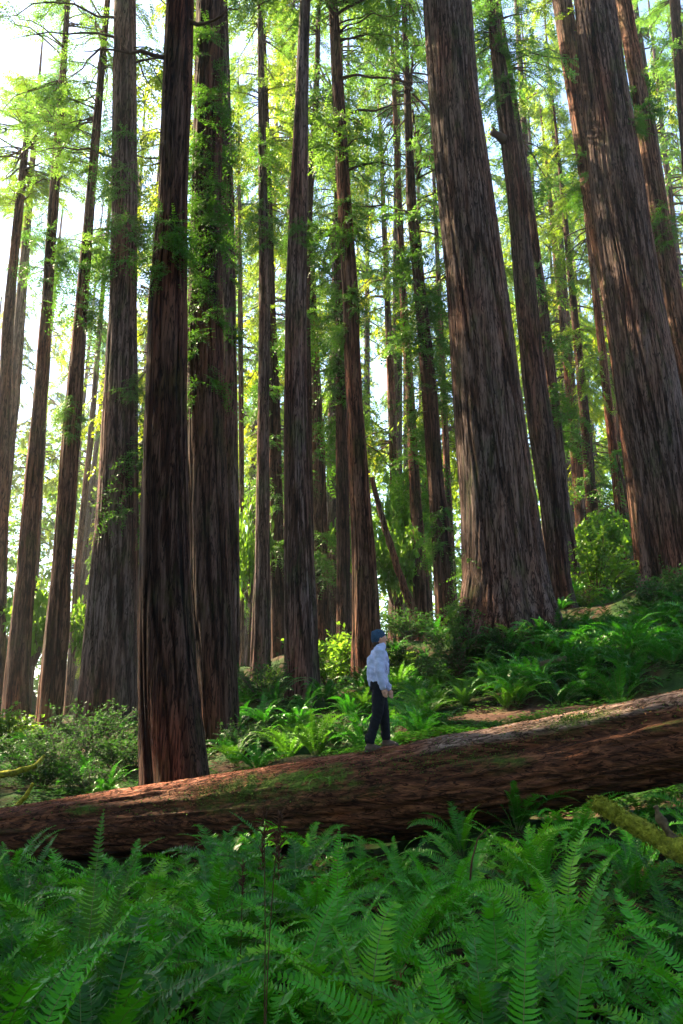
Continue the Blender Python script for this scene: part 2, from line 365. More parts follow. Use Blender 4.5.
crk = ramp(nt, math_(nt, 'ABSOLUTE', math_(nt, 'SUBTRACT', fc, .5)), [(.0, (.12, .09, .08)), (.02, (.4, .36, .33)), (.05, (1, 1, 1))])
v3 = mapped(nt, (.9, 2.2, 2.2)); a3 = noise(nt, v3, 1, 4, .6)
hh = math_(nt, 'ADD', math_(nt, 'MULTIPLY', a1, .6), math_(nt, 'MULTIPLY', a2, .4))
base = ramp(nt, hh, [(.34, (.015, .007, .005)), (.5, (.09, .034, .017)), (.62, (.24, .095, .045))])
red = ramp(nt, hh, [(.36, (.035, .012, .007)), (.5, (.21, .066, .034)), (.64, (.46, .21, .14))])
gry = ramp(nt, hh, [(.36, (.03, .018, .012)), (.5, (.19, .13, .105)), (.66, (.38, .30, .26))])
def A(n): return N(nt, 'ShaderNodeAttribute', attribute_name=n).outputs['Fac']
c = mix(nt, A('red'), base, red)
c = mix(nt, math_(nt, 'MULTIPLY', ramp(nt, a3, [(.58, (0, 0, 0)), (.68, (1, 1, 1))]), .55), c, (.24, .075, .03))
c = mix(nt, math_(nt, 'MULTIPLY', A('plate'), .85), c, gry)
c = mix(nt, 1.0, c, crk, 'MULTIPLY')
mossc = ramp(nt, noise(nt, mapped(nt, (30, 30, 30)), 1, 3), [(.3, (.025, .05, .008)), (.7, (.085, .15, .018))])
mm = math_(nt, 'MULTIPLY', A('moss'), ramp(nt, noise(nt, mapped(nt, (7, 9, 9)), 1, 5, .7), [(.40, (0, 0, 0)), (.55, (1, 1, 1))]))
c = mix(nt, mm, c, mossc)
out(nt, bsdf(nt, c, .9, .15, hh, 1.0, .06).outputs[0]); M_LOG = m
org = ax[NS // 2].copy()
LOGV = PX.copy()
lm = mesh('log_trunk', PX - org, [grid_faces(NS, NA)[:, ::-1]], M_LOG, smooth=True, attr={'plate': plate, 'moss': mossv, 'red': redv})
log = thing('fallen_log', org, 'huge fallen redwood log with red-brown weathered top lying across the ferns', 'log')
lo = link('log_trunk', lm, log)
bvh_log = BVHTree.FromPolygons([Vector(p) for p in LOGV], grid_faces(NS, NA).tolist())
def log_top(x, y):
    h = bvh_log.ray_cast(Vector((x, y, 30)), Vector((0, 0, -1)))
    return h[0].z if h[0] is not None else None
def log_hit(x, deg_):
    i = int(np.argmin(abs(xs - x))); j = int(round(deg_ / 360 * NA)) % NA
    p = LOGV[i * NA + j]; n = p - ax[i]; return p, n / np.linalg.norm(n)

rng = np.random.default_rng(7)
def rot_basis(d, up):
    d = d / (np.linalg.norm(d, axis=-1, keepdims=True) + 1e-9)
    s = np.cross(up, d); s /= np.linalg.norm(s, axis=-1, keepdims=True) + 1e-9
    return d, s, np.cross(d, s)

# splinters lifted from the log's top, moss tufts and a small hanging fern on it
# ------------------------------------------------------------------ leaf generators
def twig(rg, n=8, L=.75, ll=.15, lw=.045, planar=.25):
    V = []
    for k in range(n):
        t = (k + .6) / n
        for sd in (-1, 1):
            b = np.array((t * L, 0, -.08 * L * t * t)); a = R(rg.uniform(35, 70)) * sd
            d = np.array((math.cos(a), math.sin(a), rg.normal() * planar - .15)); l = ll * (1.1 - .6 * t) * rg.uniform(.75, 1.2)
            w = np.array((-math.sin(a), math.cos(a), rg.normal() * .5)) * lw * .5
            V += [b, b + d * l * .45 + w, b + d * l, b + d * l * .45 - w]
    return np.array(V)
def crown_mesh(name, seed, Hc=30., R0=1.0, nb=110, leaf=1.0, lm_=None, bottom=.45, tw_per=22, sparse=.0):
    rg = np.random.default_rng(seed)
    tws = [twig(rg, 7, .8, .17 * leaf, .06 * leaf) for _ in range(5)]
    mb = MB(); LV = []
    nclu = max(8, nb // 5)
    cz = np.sort(rg.uniform(.0, 1, nclu)) * Hc; ca = rg.uniform(0, 2 * math.pi, nclu)
    for k in range(nb):
        q = rg.integers(nclu)
        z = float(np.clip(cz[q] + rg.normal() * .5, 0, Hc)); az = ca[q] + rg.normal() * .5
        t = z / Hc
        prof = (bottom + (1 - bottom) * min(1, t * 2.2)) * (1 if t < .55 else max(.12, 1 - (t - .55) / .5))
        L = 4.0 * R0 * prof * rg.uniform(.5, 1.15)
        a0, dr = rg.uniform(-.05, .35), rg.uniform(.35, .75)
        tt = np.linspace(0, 1, 7)
        P = np.stack([np.cos(az) * L * tt, np.sin(az) * L * tt, z + L * (a0 * tt - dr * tt ** 2)], 1)
        P[1:] += rg.normal(size=(6, 3)) * .05 * L * tt[1:, None]
        mb.tube(P, np.linspace(.045, .008, 7) * (L / 4 + .4), 4, 1, False)
        nt_ = int(tw_per * (L / 4 + .2)) + 4
        for i in range(nt_):
            s = rg.uniform(.18, 1) ** .8
            f = s * 6; a = min(5, int(f)); b = P[a] + (P[a + 1] - P[a]) * (f - a)
            bd = P[a + 1] - P[a]; bd /= np.linalg.norm(bd)
            sd = np.cross(bd, (0, 0, 1)) * rg.choice((-1, 1))
            d = bd * rg.uniform(.3, .9) + sd * rg.uniform(.4, 1.0) + np.array((0, 0, rg.uniform(-.5, .12)))
            up = np.array((rg.normal() * .35, rg.normal() * .35, 1))
            D, Sx, U = rot_basis(d, up)
            w = tws[rg.integers(5)] * rg.uniform(.65, 1.25)
            LV.append(b + w[:, :1] * D + w[:, 1:2] * Sx + w[:, 2:3] * U)
    LV = np.concatenate(LV); nq = len(LV) // 4
    mb.add(LV, np.arange(nq * 4).reshape(-1, 4), 0)
    return mb.build(name, [lm_ or M_NEEDLE, M_TWIG])

CROWN = [crown_mesh('crown', 100 + k, 30, 1.0, 98, .9, tw_per=20) for k in range(4)]
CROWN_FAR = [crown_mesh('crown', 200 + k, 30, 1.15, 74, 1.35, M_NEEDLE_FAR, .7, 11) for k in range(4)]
SPRAY = [crown_mesh('foliage_spray', 300 + k, 2.4, .26, 22, .60, M_SPROUT, .55, 46) for k in range(4)]

def bark_mesh(name, Ps, rs, Y, seed, nseg, res, fl):
    """trunk along points Ps with radii rs, fluted and grooved"""
    zz = [Ps[0][2]]
    z0, z1 = Ps[0][2], Ps[-1][2]
    vis = 9 + Y * 1.25
    za = np.arange(z0, min(z1, vis), res); zb = np.arange(min(z1, vis), z1 + .01, 1.5) if z1 > vis else np.array([])
    z = np.concatenate([za, zb, [z1]]); z = np.unique(np.round(z, 4))
    Pz = np.array([p[2] for p in Ps])
    x = np.interp(z, Pz, [p[0] for p in Ps]); y = np.interp(z, Pz, [p[1] for p in Ps]); r = np.interp(z, Pz, rs)
    if len(z) > 12:
        k = np.hanning(9); k /= k.sum()
        for a in (x, r): a[4:-4] = np.convolve(a, k, 'valid')
    th = np.linspace(0, 2 * math.pi, nseg, endpoint=False)
    Z, TH = np.meshgrid(z, th, indexing='ij'); Z = Z.ravel(); TH = TH.ravel()
    Rr = np.repeat(r, nseg)
    rb = float(np.median(r[:max(3, len(r) // 3)]))
    c, s = np.cos(TH), np.sin(TH)
    fr = 3.2 * rb / .5 if rb > .5 else 3.2
    tw = .06 * Z
    low = fbm(np.stack([c * 1.4 + seed, s * 1.4, Z * .09], 1), seed, 2)
    f0 = max(2.0, rb * 7)
    n1 = vnoise(np.stack([np.cos(TH + tw) * f0, np.sin(TH + tw) * f0, Z * .28 + seed], 1), seed + 5)
    n2 = vnoise(np.stack([np.cos(TH - tw) * f0 * 2.3, np.sin(TH - tw) * f0 * 2.3, Z * .6], 1), seed + 9)
    ridge = np.clip(np.abs(n1) * 4.2, 0, 1) * .65 + np.clip(np.abs(n2) * 3.5, 0, 1) * .35
    amp = min(.075, .028 + .032 * rb)
    fz = np.exp(-(Z - z0) / (1.2 + 1.8 * rb))
    low2 = vnoise(np.stack([c * .8 + seed, s * .8, Z * .55], 1), seed + 3)
    fr_ = 1 + low * (.05 + .34 * fz * fl) + .022 * low2
    rad = Rr * fr_ + amp * (ridge - .75) * np.clip(Rr / .25, .1, 1)
    V = np.stack([np.repeat(x, nseg) + rad * c, np.repeat(y, nseg) + rad * s, Z], 1)
    return mesh(name, V - np.array(Ps[0]) * 1.0, [grid_faces(len(z), nseg)], M_BARK, smooth=True, attr={'groove': ridge})

trunks_xy = []
def make_tree(t, i):
    key, Y, sm, cs, cr, top, col, label = t
    Ps, rs = [], []
    for v, a, b in sm:
        Ps.append(px((a + b) / 2, v, Y)); rs.append((b - a) / 2 * mpp(v, Y))
    gz = H1(Ps[0][0], Y)
    Ps, rs = list(Ps), list(rs)
    # carry the trunk a little into the soil and up to the tip
    d0 = (Ps[1] - Ps[0]) / (Ps[1][2] - Ps[0][2])
    if Ps[0][2] > gz - .5:
        zb = gz - .6; Ps.insert(0, Ps[0] + d0 * (zb - Ps[0][2])); rs.insert(0, rs[0] * 1.06)
    d1 = (Ps[-1] - Ps[-2]) / (Ps[-1][2] - Ps[-2][2])
    zt = max(top, Ps[-1][2] + 6)
    for k, q in ((.5, .6), (1.0, .12)):
        z = Ps[-1][2] if k == .5 else None
    pl, rlast = Ps[-1].copy(), rs[-1]
    for f, q in ((.5, .62), (1., .12)):
        z = pl[2] + (zt - pl[2]) * f
        Ps.append(pl + d1 * (z - pl[2])); rs.append(rlast * q)
    base = Ps[0].copy()
    root = thing('redwood_tree', base, label, 'tree')
    rb = rs[1]
    big = key in 'f g h s v l o t'.split()
    near = Y < 24
    nseg = 340 if key in ('s', 'v') else 240 if key in ('g', 'h', 'f') else 170 if big else 90 if Y < 32 else 40
    res = .06 if key in ('g', 's') else .09 if big else .22
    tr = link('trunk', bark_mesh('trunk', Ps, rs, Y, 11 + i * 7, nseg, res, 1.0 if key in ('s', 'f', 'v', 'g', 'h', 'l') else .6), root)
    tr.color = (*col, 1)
    trunks_xy.append((base[0], Y, rb))
    # crown from the pixel row cs up to the tip
    zc = px(0, cs, Y)[2]
    Pz = np.array([p[2] for p in Ps])
    c0 = np.array([np.interp(zc, Pz, [p[0] for p in Ps]), Y, zc]); c1 = Ps[-1]
    ln = np.linalg.norm(c1 - c0)
    if ln > 2:
        o = link('crown', CROWN[i % 4], root)
        o.location = c0 - base
        dirv = Vector(c1 - c0).normalized()
        o.rotation_mode = 'QUATERNION'
        o.rotation_quaternion = dirv.to_track_quat('Z', 'Y') @ Matrix.Rotation(i * 2.1, 4, 'Z').to_quaternion()
        k = cr / 4.
        o.scale = (k, k, ln / 30)
    return root, Ps, rs
ROOTS = {}
for i, t in enumerate(T):
    ROOTS[t[0]] = make_tree(t, i)

def on_trunk(key, v, side=-.2):
    root, Ps, rs = ROOTS[key]; Y = Ps[0][1]
    z = px(0, v, Y)[2]; Pz = [p[2] for p in Ps]
    x = np.interp(z, Pz, [p[0] for p in Ps]); r = np.interp(z, Pz, rs)
    return root, x, Y, z, r
k = 0
for key, v, sx, sc in [('g', 245, -.4, .62), ('g', 262, .5, .5), ('h', 235, 0, .8), ('h', 330, .1, .7), ('h', 285, -.5, .6), ('h', 130, .2, .8), ('h', 165, -.5, .6), ('h', 395, .1, .55), ('h', 210, .6, .7), ('h', 60, 0, .7),
                       ('f', 505, .9, 1.0), ('f', 470, 1.1, 1.0), ('f', 255, .6, 1.1), ('f', 215, .4, 1.0), ('f', 170, 0, 1.0), ('f', 400, .9, .6),
                       ('i', 260, 0, .7), ('i', 150, 0, .8), ('i', 330, .2, .5), ('l', 236, .3, .38), ('k2', 470, 0, 1.1), ('k2', 380, 0, 1.1), ('k2', 540, .2, .9), ('k', 230, 0, .9), ('k', 165, 0, 1.0),
                       ('o', 320, 0, .7), ('o', 230, .3, .8), ('l2', 330, 0, 1.0), ('l2', 250, 0, 1.0), ('n', 400, 0, 1.2), ('n', 330, 0, 1.2), ('r', 400, 0, 1.1), ('r', 330, .2, 1.2), ('r', 280, 0, 1.1), ('r', 540, .3, .8),
                       ('q', 470, 0, 1.2), ('t', 95, .6, .6), ('t', 40, -.3, .8), ('u', 330, 0, 1.0), ('u', 420, .2, 1.0), ('v2', 180, -.5, 1.0), ('w', 105, 0, .9), ('d', 300, 0, 1.0), ('d', 420, 0, .6),
                       ('c', 260, 0, 1.1), ('s', 590, -.9, .8), ('v', 130, .8, .5), ('w', 230, .2, .8), ('y2', 520, 0, 1.6), ('y3', 500, 0, 1.5), ('y3', 560, .2, 1.4), ('m', 470, 0, 1.2), ('m', 560, .2, 1.0)]:
    root, x, Y, z, r = on_trunk(key, v)
    o = link('foliage_spray', SPRAY[k % 4], root)
    o.location = np.array((x + sx * r, Y - r * .75 * math.sqrt(max(0, 1 - min(1, sx * sx))), z - 1.0 * sc)) - np.array(root.location)
    o.rotation_euler = (0, 0, k * 1.3); s_ = sc * .85 * (1 + (Y - 13) * .012); o.scale = (s_,) * 3
    k += 1
# broken stub on the straight redwood beside the giant
root, x, Y, z, r = on_trunk('t', 142)
mb = MB(); b = np.array((x - r * .6, Y - r * .3, z)); mb.tube([b, b + (-.25, -.2, .02), b + (-.55, -.35, .06)], [.2, .15, .1], 10, 0, True, .3, 4)
mb.tube([b + (-.4, -.3, .05), b + (-.5, -.33, .3)], [.07, .03], 7, 0, True, .3, 5)
link('branch_stub', mesh('branch_stub', np.concatenate(mb.V) - np.array(root.location), mb.F, M_TWIG, mb.M, True), root)

# long dead branches reaching out from a few trunks
def dead_branches(key, specs, seed):
    root, Ps, rs = ROOTS[key]; rg = np.random.default_rng(seed); mb = MB()
    for v, dx, L in specs:
        _, x, Y, z, r = on_trunk(key, v)
        P = [np.array((x + dx * r * .8, Y - .1, z))]
        for s in range(6): P.append(P[-1] + np.array((dx * L / 6, rg.normal() * .12 * L / 3 - .05, L / 6 * (.25 - .12 * s) + rg.normal() * .04)))
        mb = MB(); mb.tube(P, np.linspace(.05, .01, 7), 5)
        for q in range(2, 7):
            e = P[q] + np.array((dx * .35, rg.normal() * .2, rg.uniform(-.35, .25))) * L / 3; mb.tube([P[q], e], [.015, .004], 4)
        link('dead_branch', mesh('dead_branch', np.concatenate(mb.V) - np.array(root.location), mb.F, M_TWIG, mb.M), root)
dead_branches('f', [(40, -1, 3.5), (20, -1, 4.2), (66, 1, 2.0), (160, -1, 2.4)], 1)
dead_branches('a', [(150, -1, 2.), (170, 1, 2.5), (190, 1, 2.2), (160, -1, 2.2), (130, 1, 2.)], 2)
dead_branches('g', [(25, 1, 1.0), (62, -1, 1.4)], 3)
dead_branches('o', [(118, 1, 3.), (80, 1, 3.), (172, 1, 2)], 4)
dead_branches('r', [(214, -1, 3.), (170, 1, 1.6)], 5)

# leaning dead trunk resting against the sun-striped redwood
p0, p1 = px(424, 640, 31), px(372, 478, 31.5)
tt = np.linspace(0, 1, 30)[:, None]; P = p0 + (p1 - p0) * tt + np.array((0, 0, 1)) * (.9 * tt * (1 - tt)) + np.array((-.2, 0, 0)) * tt * (1 - tt) * 4
mb = MB(); mb.tube(P, np.linspace(.17, .10, 30), 14, 0, True, .2, 3)
o = link('leaning_dead_trunk', mesh('leaning_dead_trunk', np.concatenate(mb.V) - p0, mb.F, M_BARK, mb.M, True, {'groove': np.ones(mb.n) * .9}), loc=p0)
o.color = (1.0, .8, .6, 1)
tag(o, 'dead curved trunk leaning left against the sun-striped redwood behind the hiker', 'dead trunk')
p0, p1 = px(643, 566, 33), px(617, 455, 33.5)
tt = np.linspace(0, 1, 12)[:, None]; P = p0 + (p1 - p0) * tt
mb = MB(); mb.tube(P, np.linspace(.1, .06, 12), 8, 0, True, .2, 3)
o = link('leaning_pole', mesh('leaning_pole', np.concatenate(mb.V) - p0, mb.F, M_BARK, mb.M, True, {'groove': np.ones(mb.n) * .8}), loc=p0)
tag(o, 'thin dead sapling stem leaning in the bright gap beside the massive right trunk', 'dead trunk')

# ------------------------------------------------------------------ forest behind
FARB = []
for k in range(3):
    Pz = [np.array((0, 0, -1.)), np.array((0, 0, 4.)), np.array((.1, 0, 25.)), np.array((0, 0, 52.))]
    FARB.append(bark_mesh('trunk', Pz, [.62, .5, .34, .08], 60, 400 + k, 24, 1.0, .5))
rg = np.random.default_rng(12)
placed = []
tries = 0
while len(placed) < 78 and tries < 6000:
    tries += 1
    Y = rg.uniform(37, 92); X = rg.uniform(-.62, .60) * Y + (-2)
    if any(math.hypot(X - a, Y - b) < 4.8 for a, b in placed): continue
    if X / Y < -.29 and Y < 66: continue
    if any(math.hypot(X - a, Y - b) < 3 for a, b, _ in trunks_xy): continue
    placed.append((X, Y))
for q, (X, Y) in enumerate(placed):
    z = H1(X, Y)
    u = CX + X / (Y * .97) * F
    side = u < 430
    inv = 0 < u < 683
    r = thing('background_redwood', (X, Y, z),
              'slender background redwood in the glowing forest behind the trunks on the ' + ('lower left side' if side else 'upper right slope'), 'tree',
              'background redwoods ' + ('behind the left trunks' if side else 'on the right slope'))
    s = rg.uniform(.45, .95) * (1.0 if Y < 60 else 1.15)
    t = link('trunk', FARB[q % 3], r); t.scale = (s, s, rg.uniform(.85, 1.15)); t.rotation_euler = (rg.normal() * .015, rg.normal() * .015, rg.uniform(0, 6))
    cs = rg.uniform(5, 16) if Y < 60 else rg.uniform(3, 12)
    c = link('crown', CROWN_FAR[q % 4], r); c.location = (0, 0, cs); kk = rg.uniform(.75, 1.15); c.scale = (kk, kk, (50 - cs) / 30); c.rotation_euler = (0, 0, rg.uniform(0, 6))
# unseen trees added beside the picture and behind the camera to block light
for X, Y in [(-15, 12.5), (-19, 16), (-13, 16), (-24, 15), (-9.5, 5), (-14, 7), (-22, 21)] + [(-19, 10), (-24, 20), (-29, 27), (-33, 38), (-12, 3), (-21, 5), (-30, 14), (-36, 20), (15, 8), (20, 14), (24, 22), (12, 1)] + [(-16 + 5.4 * (k % 7) + (k // 7) * 2, -13 - 7 * (k // 7) - (k % 3)) for k in range(21)]:
    z = H1(X, Y)
    r = thing('added_shade_redwood', (X, Y, z), 'unseen redwood added beyond the edge of the picture to shade the log and ferns', 'tree', 'unseen redwoods added for shade beyond the edge of the picture')
    t = link('trunk', FARB[int(abs(X)) % 3], r); t.scale = (1.5, 1.5, 1.0)
    c = link('crown', CROWN[int(abs(Y)) % 4], r); c.location = (0, 0, 0 if Y < 0 else 9); c.scale = (1.5, 1.5, 1.35); c.rotation_euler = (0, 0, X)

# far mass of woods closing the view
rg = np.random.default_rng(5)
LV = []
tws = [twig(rg, 6, 1.6, .7, .3, .4) for _ in range(5)]
for q in range(3600):
    X = rg.uniform(-80, 75); Y = rg.uniform(92, 125); g0 = 3 + .05 * X
    z = g0 - 1 + rg.uniform(0, 1) ** 1.35 * 38
    c0 = np.array((X, Y, z))
    for w in range(7):
        D, Sx, U = rot_basis(rg.normal(size=3) * (1, 1, .5), np.array((rg.normal() * .4, rg.normal() * .4, 1)))
        tw = tws[rg.integers(5)] * rg.uniform(.6, 1.3)
        LV.append(c0 + rg.normal(size=3) * (1.2, 1.2, .6) + tw[:, :1] * D + tw[:, 1:2] * Sx + tw[:, 2:3] * U)
LV = np.concatenate(LV)
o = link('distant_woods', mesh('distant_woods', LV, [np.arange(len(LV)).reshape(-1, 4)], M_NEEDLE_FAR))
tag(o, 'pale green mass of distant woods closing the view between the trunks', 'woods', kind='stuff')

# ------------------------------------------------------------------ ferns
def fern_mesh(name, seed, nf=16, L0=.95, npin=34, arch=1.0, pw=.095, lm_=M_FERN, up=(42, 80), dead=0, one=None):
    rg = np.random.default_rng(seed)
    mb = MB()
    for f in range(nf):
        az = f / nf * 2 * math.pi + rg.normal() * .25
        el = R(rg.uniform(*up)); L = L0 * rg.uniform(.7, 1.15); bend = rg.uniform(.9, 1.9) * arch
        if one: az, el, L, bend = one[f]
        ms = 0
        if f >= nf - dead: ms = 2; el = R(rg.uniform(5, 40)); bend = rg.uniform(.8, 1.4)
        m_seg = 24
        s = np.linspace(0, 1, m_seg)
        e = el - bend * s ** 1.6
        side = rg.normal() * .25 * s ** 2
        dx = np.cos(e) * np.cos(az + side); dy = np.cos(e) * np.sin(az + side); dz = np.sin(e)
        P = np.cumsum(np.stack([dx, dy, dz], 1), 0) * L / m_seg
        P += np.array((math.cos(az), math.sin(az), 0)) * .03
        Tn = np.stack([dx, dy, dz], 1)
        sd = np.stack([-np.sin(az + side), np.cos(az + side), 0 * s], 1)
        roll = rg.normal() * .35
        nn = np.cross(Tn, sd) * -1
        nn /= np.linalg.norm(nn, axis=1)[:, None]
        sd2 = sd * math.cos(roll) + nn * math.sin(roll); nn2 = np.cross(Tn, sd2) * -1
        mb.tube(P, np.linspace(.0042, .0012, m_seg), 3, 1, False)
        t = np.linspace(.10, .995, npin)
        pl = pw * np.clip(np.minimum((t - .02) / .22, 1), .15, 1) * (1 - ((t - .3).clip(0) / .70) ** 1.9 * .93) * L / L0
        bp = np.stack([np.interp(t, s, P[:, c]) for c in range(3)], 1)
        tn = np.stack([np.interp(t, s, Tn[:, c]) for c in range(3)], 1)
        S2 = np.stack([np.interp(t, s, sd2[:, c]) for c in range(3)], 1)
        N2 = np.stack([np.interp(t, s, nn2[:, c]) for c in range(3)], 1)
        wd = L / npin * .62
        for sg in (-1, 1):
            l = pl * rg.uniform(.88, 1.1, npin)
            fw = rg.uniform(.16, .36, npin); dr = rg.uniform(.02, .42, npin)
            d = S2 * sg + tn * fw[:, None] + N2 * (.18 - dr)[:, None]
            d /= np.linalg.norm(d, axis=1)[:, None]
            tip = bp + d * l[:, None] - N2 * (l * .22)[:, None] + tn * (l * .10)[:, None]
            mid = bp + d * (l * .5)[:, None]
            w = tn * wd
            tw_ = N2 * (wd * rg.uniform(-.35, .5, npin))[:, None]
            V = np.stack([bp - w * .55, bp + w * .55, mid + w * .5 + tw_, mid - w * .5 - tw_, tip], 1).reshape(-1, 3)
            b = np.arange(npin)[:, None] * 5
            q = mb.n
            mb.add(V, b + np.array([[0, 1, 2, 3]]), ms)
            mb.F.append(b + q + np.array([[3, 2, 4]])); mb.M.append(ms)
    return mb.build(name, [lm_, M_RACHIS, M_DEADF])
FERN_N = [fern_mesh('sword_fern', 500 + k, 14 + k % 3 * 2, 1.05, 38, 1.05, dead=k % 3) for k in range(6)]
FERN_Y = [fern_mesh('sword_fern', 520 + k, 12, dead=2, L0=.85, npin=36, arch=.9, lm_=M_FERN2) for k in range(2)]
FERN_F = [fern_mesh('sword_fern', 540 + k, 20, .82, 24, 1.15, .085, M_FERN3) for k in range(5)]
FERN_FY = [fern_mesh('sword_fern', 550 + k, 16, .8, 24, 1.0, .085, M_FERN2, (60, 85)) for k in range(2)]

nfern = 0
def fern(x, y, me, s, label, group, rz=None, z=None, tilt=0.):
    global nfern
    zz = H1(x, y) if z is None else z
    o = link('sword_fern', me, loc=(x, y, zz - .02)); o.scale = (s,) * 3
    o.rotation_euler = (tilt * rg.normal(), tilt * rg.normal(), rg.uniform(0, 6.28) if rz is None else rz)
    tag(o, label, 'fern', group); nfern += 1
    return o
rg = np.random.default_rng(31)
def free(x, y, m_=.15):
    return all(math.hypot(x - a, y - b) > r + m_ for a, b, r in trunks_xy)
def log_y(x): return float(np.interp(x, xs, ax[:, 1])), float(np.interp(x, xs, rl))
# foreground carpet
pts = []; tries = 0
while len(pts) < 140 and tries < 20000:
    tries += 1
    y = rg.uniform(1.9, 10.2); x = rg.uniform(-.56, .56) * (y + .8)
    if y > log_y(x)[0] - log_y(x)[1] * (1.0 if x < 1 else .3) - (.25 if x < 1 else 0): continue
    # the dark bare hollow under the right half of the log keeps few plants
    dmin = .45 if y < 6.5 else .58
    if any(math.hypot(x - a, y - b) < dmin for a, b in pts): continue
    pts.append((x, y))
for q, (x, y) in enumerate(pts):
    yel = rg.random() < .16
    me = FERN_Y[q % 2] if yel else FERN_N[q % 6]
    s = rg.uniform(.75, 1.12) * (.62 if y < 2.6 else .85 if y < 3.6 else 1) * (.82 if x > 0 and y > 6 else 1)
    lab = ('yellow-green sword fern growing in the fern carpet in front of the log' if yel else
           'deep green sword fern in the shady carpet below the log' if y > 5 else 'deep green sword fern in the carpet closest to the bottom of the picture')
    fern(x, y, me, s, lab, lab.replace('sword fern', 'sword ferns', 1), tilt=.08)
# hero fronds that stand out in the photograph
def hero(u, v, Y, fr, label, lm_=M_FERN, npin=44, L=1.0, pw=.085):
    p = px(u, v, Y); z = H1(p[0], Y)
    me = fern_mesh('sword_fern', int(u), len(fr), L, npin, 1, pw, lm_, one=[(R(a), R(e), l, b) for a, e, l, b in fr])
    o = link('sword_fern', me, loc=(p[0], Y, z)); tag(o, label, 'fern')
hero(508, 1000, 3.4, [(60, 82, 1.12, .55), (200, 68, .8, 1.2), (330, 60, .8, 1.2), (20, 55, .7, 1.2), (120, 60, .7, 1.0)], 'tall upright sword fern whose frond arches over at the tip, below the mossy limb')
hero(556, 990, 4.0, [(30, 84, 1.22, .65), (75, 74, 1.15, .7), (185, 60, .7, 1.2), (300, 60, .8, 1.2)], 'sword fern with two tall bright fronds just left of the mossy limb')
hero(88, 930, 5.2, [(100, 86, 1.3, .35), (60, 80, 1.1, .45), (0, 55, .9, 1.0), (200, 55, .9, 1.0), (300, 50, .8, 1)], 'sword fern with one tall pointed frond standing up against the left part of the log', M_FERN2, 46, 1.0, .075)
hero(5, 960, 3.4, [(10, 78, 1.2, .5), (80, 70, 1.1, .9), (350, 55, .9, 1.2), (300, 60, .8, 1.2)], 'sword fern with long slanting fronds at the left edge before the log')
hero(600, 930, 5.0, [(80, 86, .85, .3), (20, 70, .7, .9), (160, 70, .7, .9)], 'small yellowish upright fern under the mossy limb', M_FERN2, 34, .8, .06)
hero(338, 930, 6.0, [(95, 88, 1.0, .25), (30, 70, .8, .8), (150, 70, .8, .8), (280, 60, .7, 1)], 'sword fern with a single dark upright frond in the middle below the log')
hero(420, 1010, 3.0, [(170, 48, .95, 1.25), (20, 45, .9, 1.3), (120, 60, .9, 1.3), (230, 50, .8, 1.3), (320, 50, .8, 1.3)], 'broad spreading sword fern at the bottom centre with drooping fronds')
hero(470, 1030, 3.6, [(150, 62, 1.2, 1.0), (100, 70, 1.1, 1.0), (40, 60, .9, 1.2)], 'sword fern with long arched fronds left of the tall upright one')

# slope behind the log
def patch(n, box, dmin, me_set, s0, s1, label, group, test=None, tilt=.15):
    """box in pixels with plane distances: (u0,u1,y0,y1)"""
    pts = []; tries = 0
    u0, u1, y0, y1 = box
    while len(pts) < n and tries < 4000:
        tries += 1
        y = rg.uniform(y0, y1); x = (rg.uniform(u0, u1) - CX) / F * y * .99
        ly, lr = log_y(x)
        if y < ly + lr + .35 or on_path(x, y) or not free(x, y): continue
        if test and not test(x, y): continue
        if any(math.hypot(x - a, y - b) < dmin for a, b in pts): continue
        pts.append((x, y))
    for q, (x, y) in enumerate(pts):
        fern(x, y, me_set[q % len(me_set)], rg.uniform(s0, s1), label, group, tilt=tilt)
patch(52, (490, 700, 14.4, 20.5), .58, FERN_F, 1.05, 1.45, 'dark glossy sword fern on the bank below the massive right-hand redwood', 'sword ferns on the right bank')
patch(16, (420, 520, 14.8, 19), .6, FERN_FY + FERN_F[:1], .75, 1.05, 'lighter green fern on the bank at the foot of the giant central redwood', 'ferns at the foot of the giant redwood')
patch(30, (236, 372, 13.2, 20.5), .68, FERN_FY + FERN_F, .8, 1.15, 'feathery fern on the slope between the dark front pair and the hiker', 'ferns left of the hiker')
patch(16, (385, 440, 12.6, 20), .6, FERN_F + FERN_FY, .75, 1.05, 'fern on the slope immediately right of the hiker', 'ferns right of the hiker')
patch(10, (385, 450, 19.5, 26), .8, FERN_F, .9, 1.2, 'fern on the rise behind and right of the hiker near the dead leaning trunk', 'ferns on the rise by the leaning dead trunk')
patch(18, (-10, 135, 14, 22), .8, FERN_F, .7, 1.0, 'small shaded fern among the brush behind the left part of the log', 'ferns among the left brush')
patch(12, (560, 690, 20, 28), .9, FERN_F, .9, 1.2, 'far fern on top of the right bank under the bright gap', 'ferns on top of the right bank')

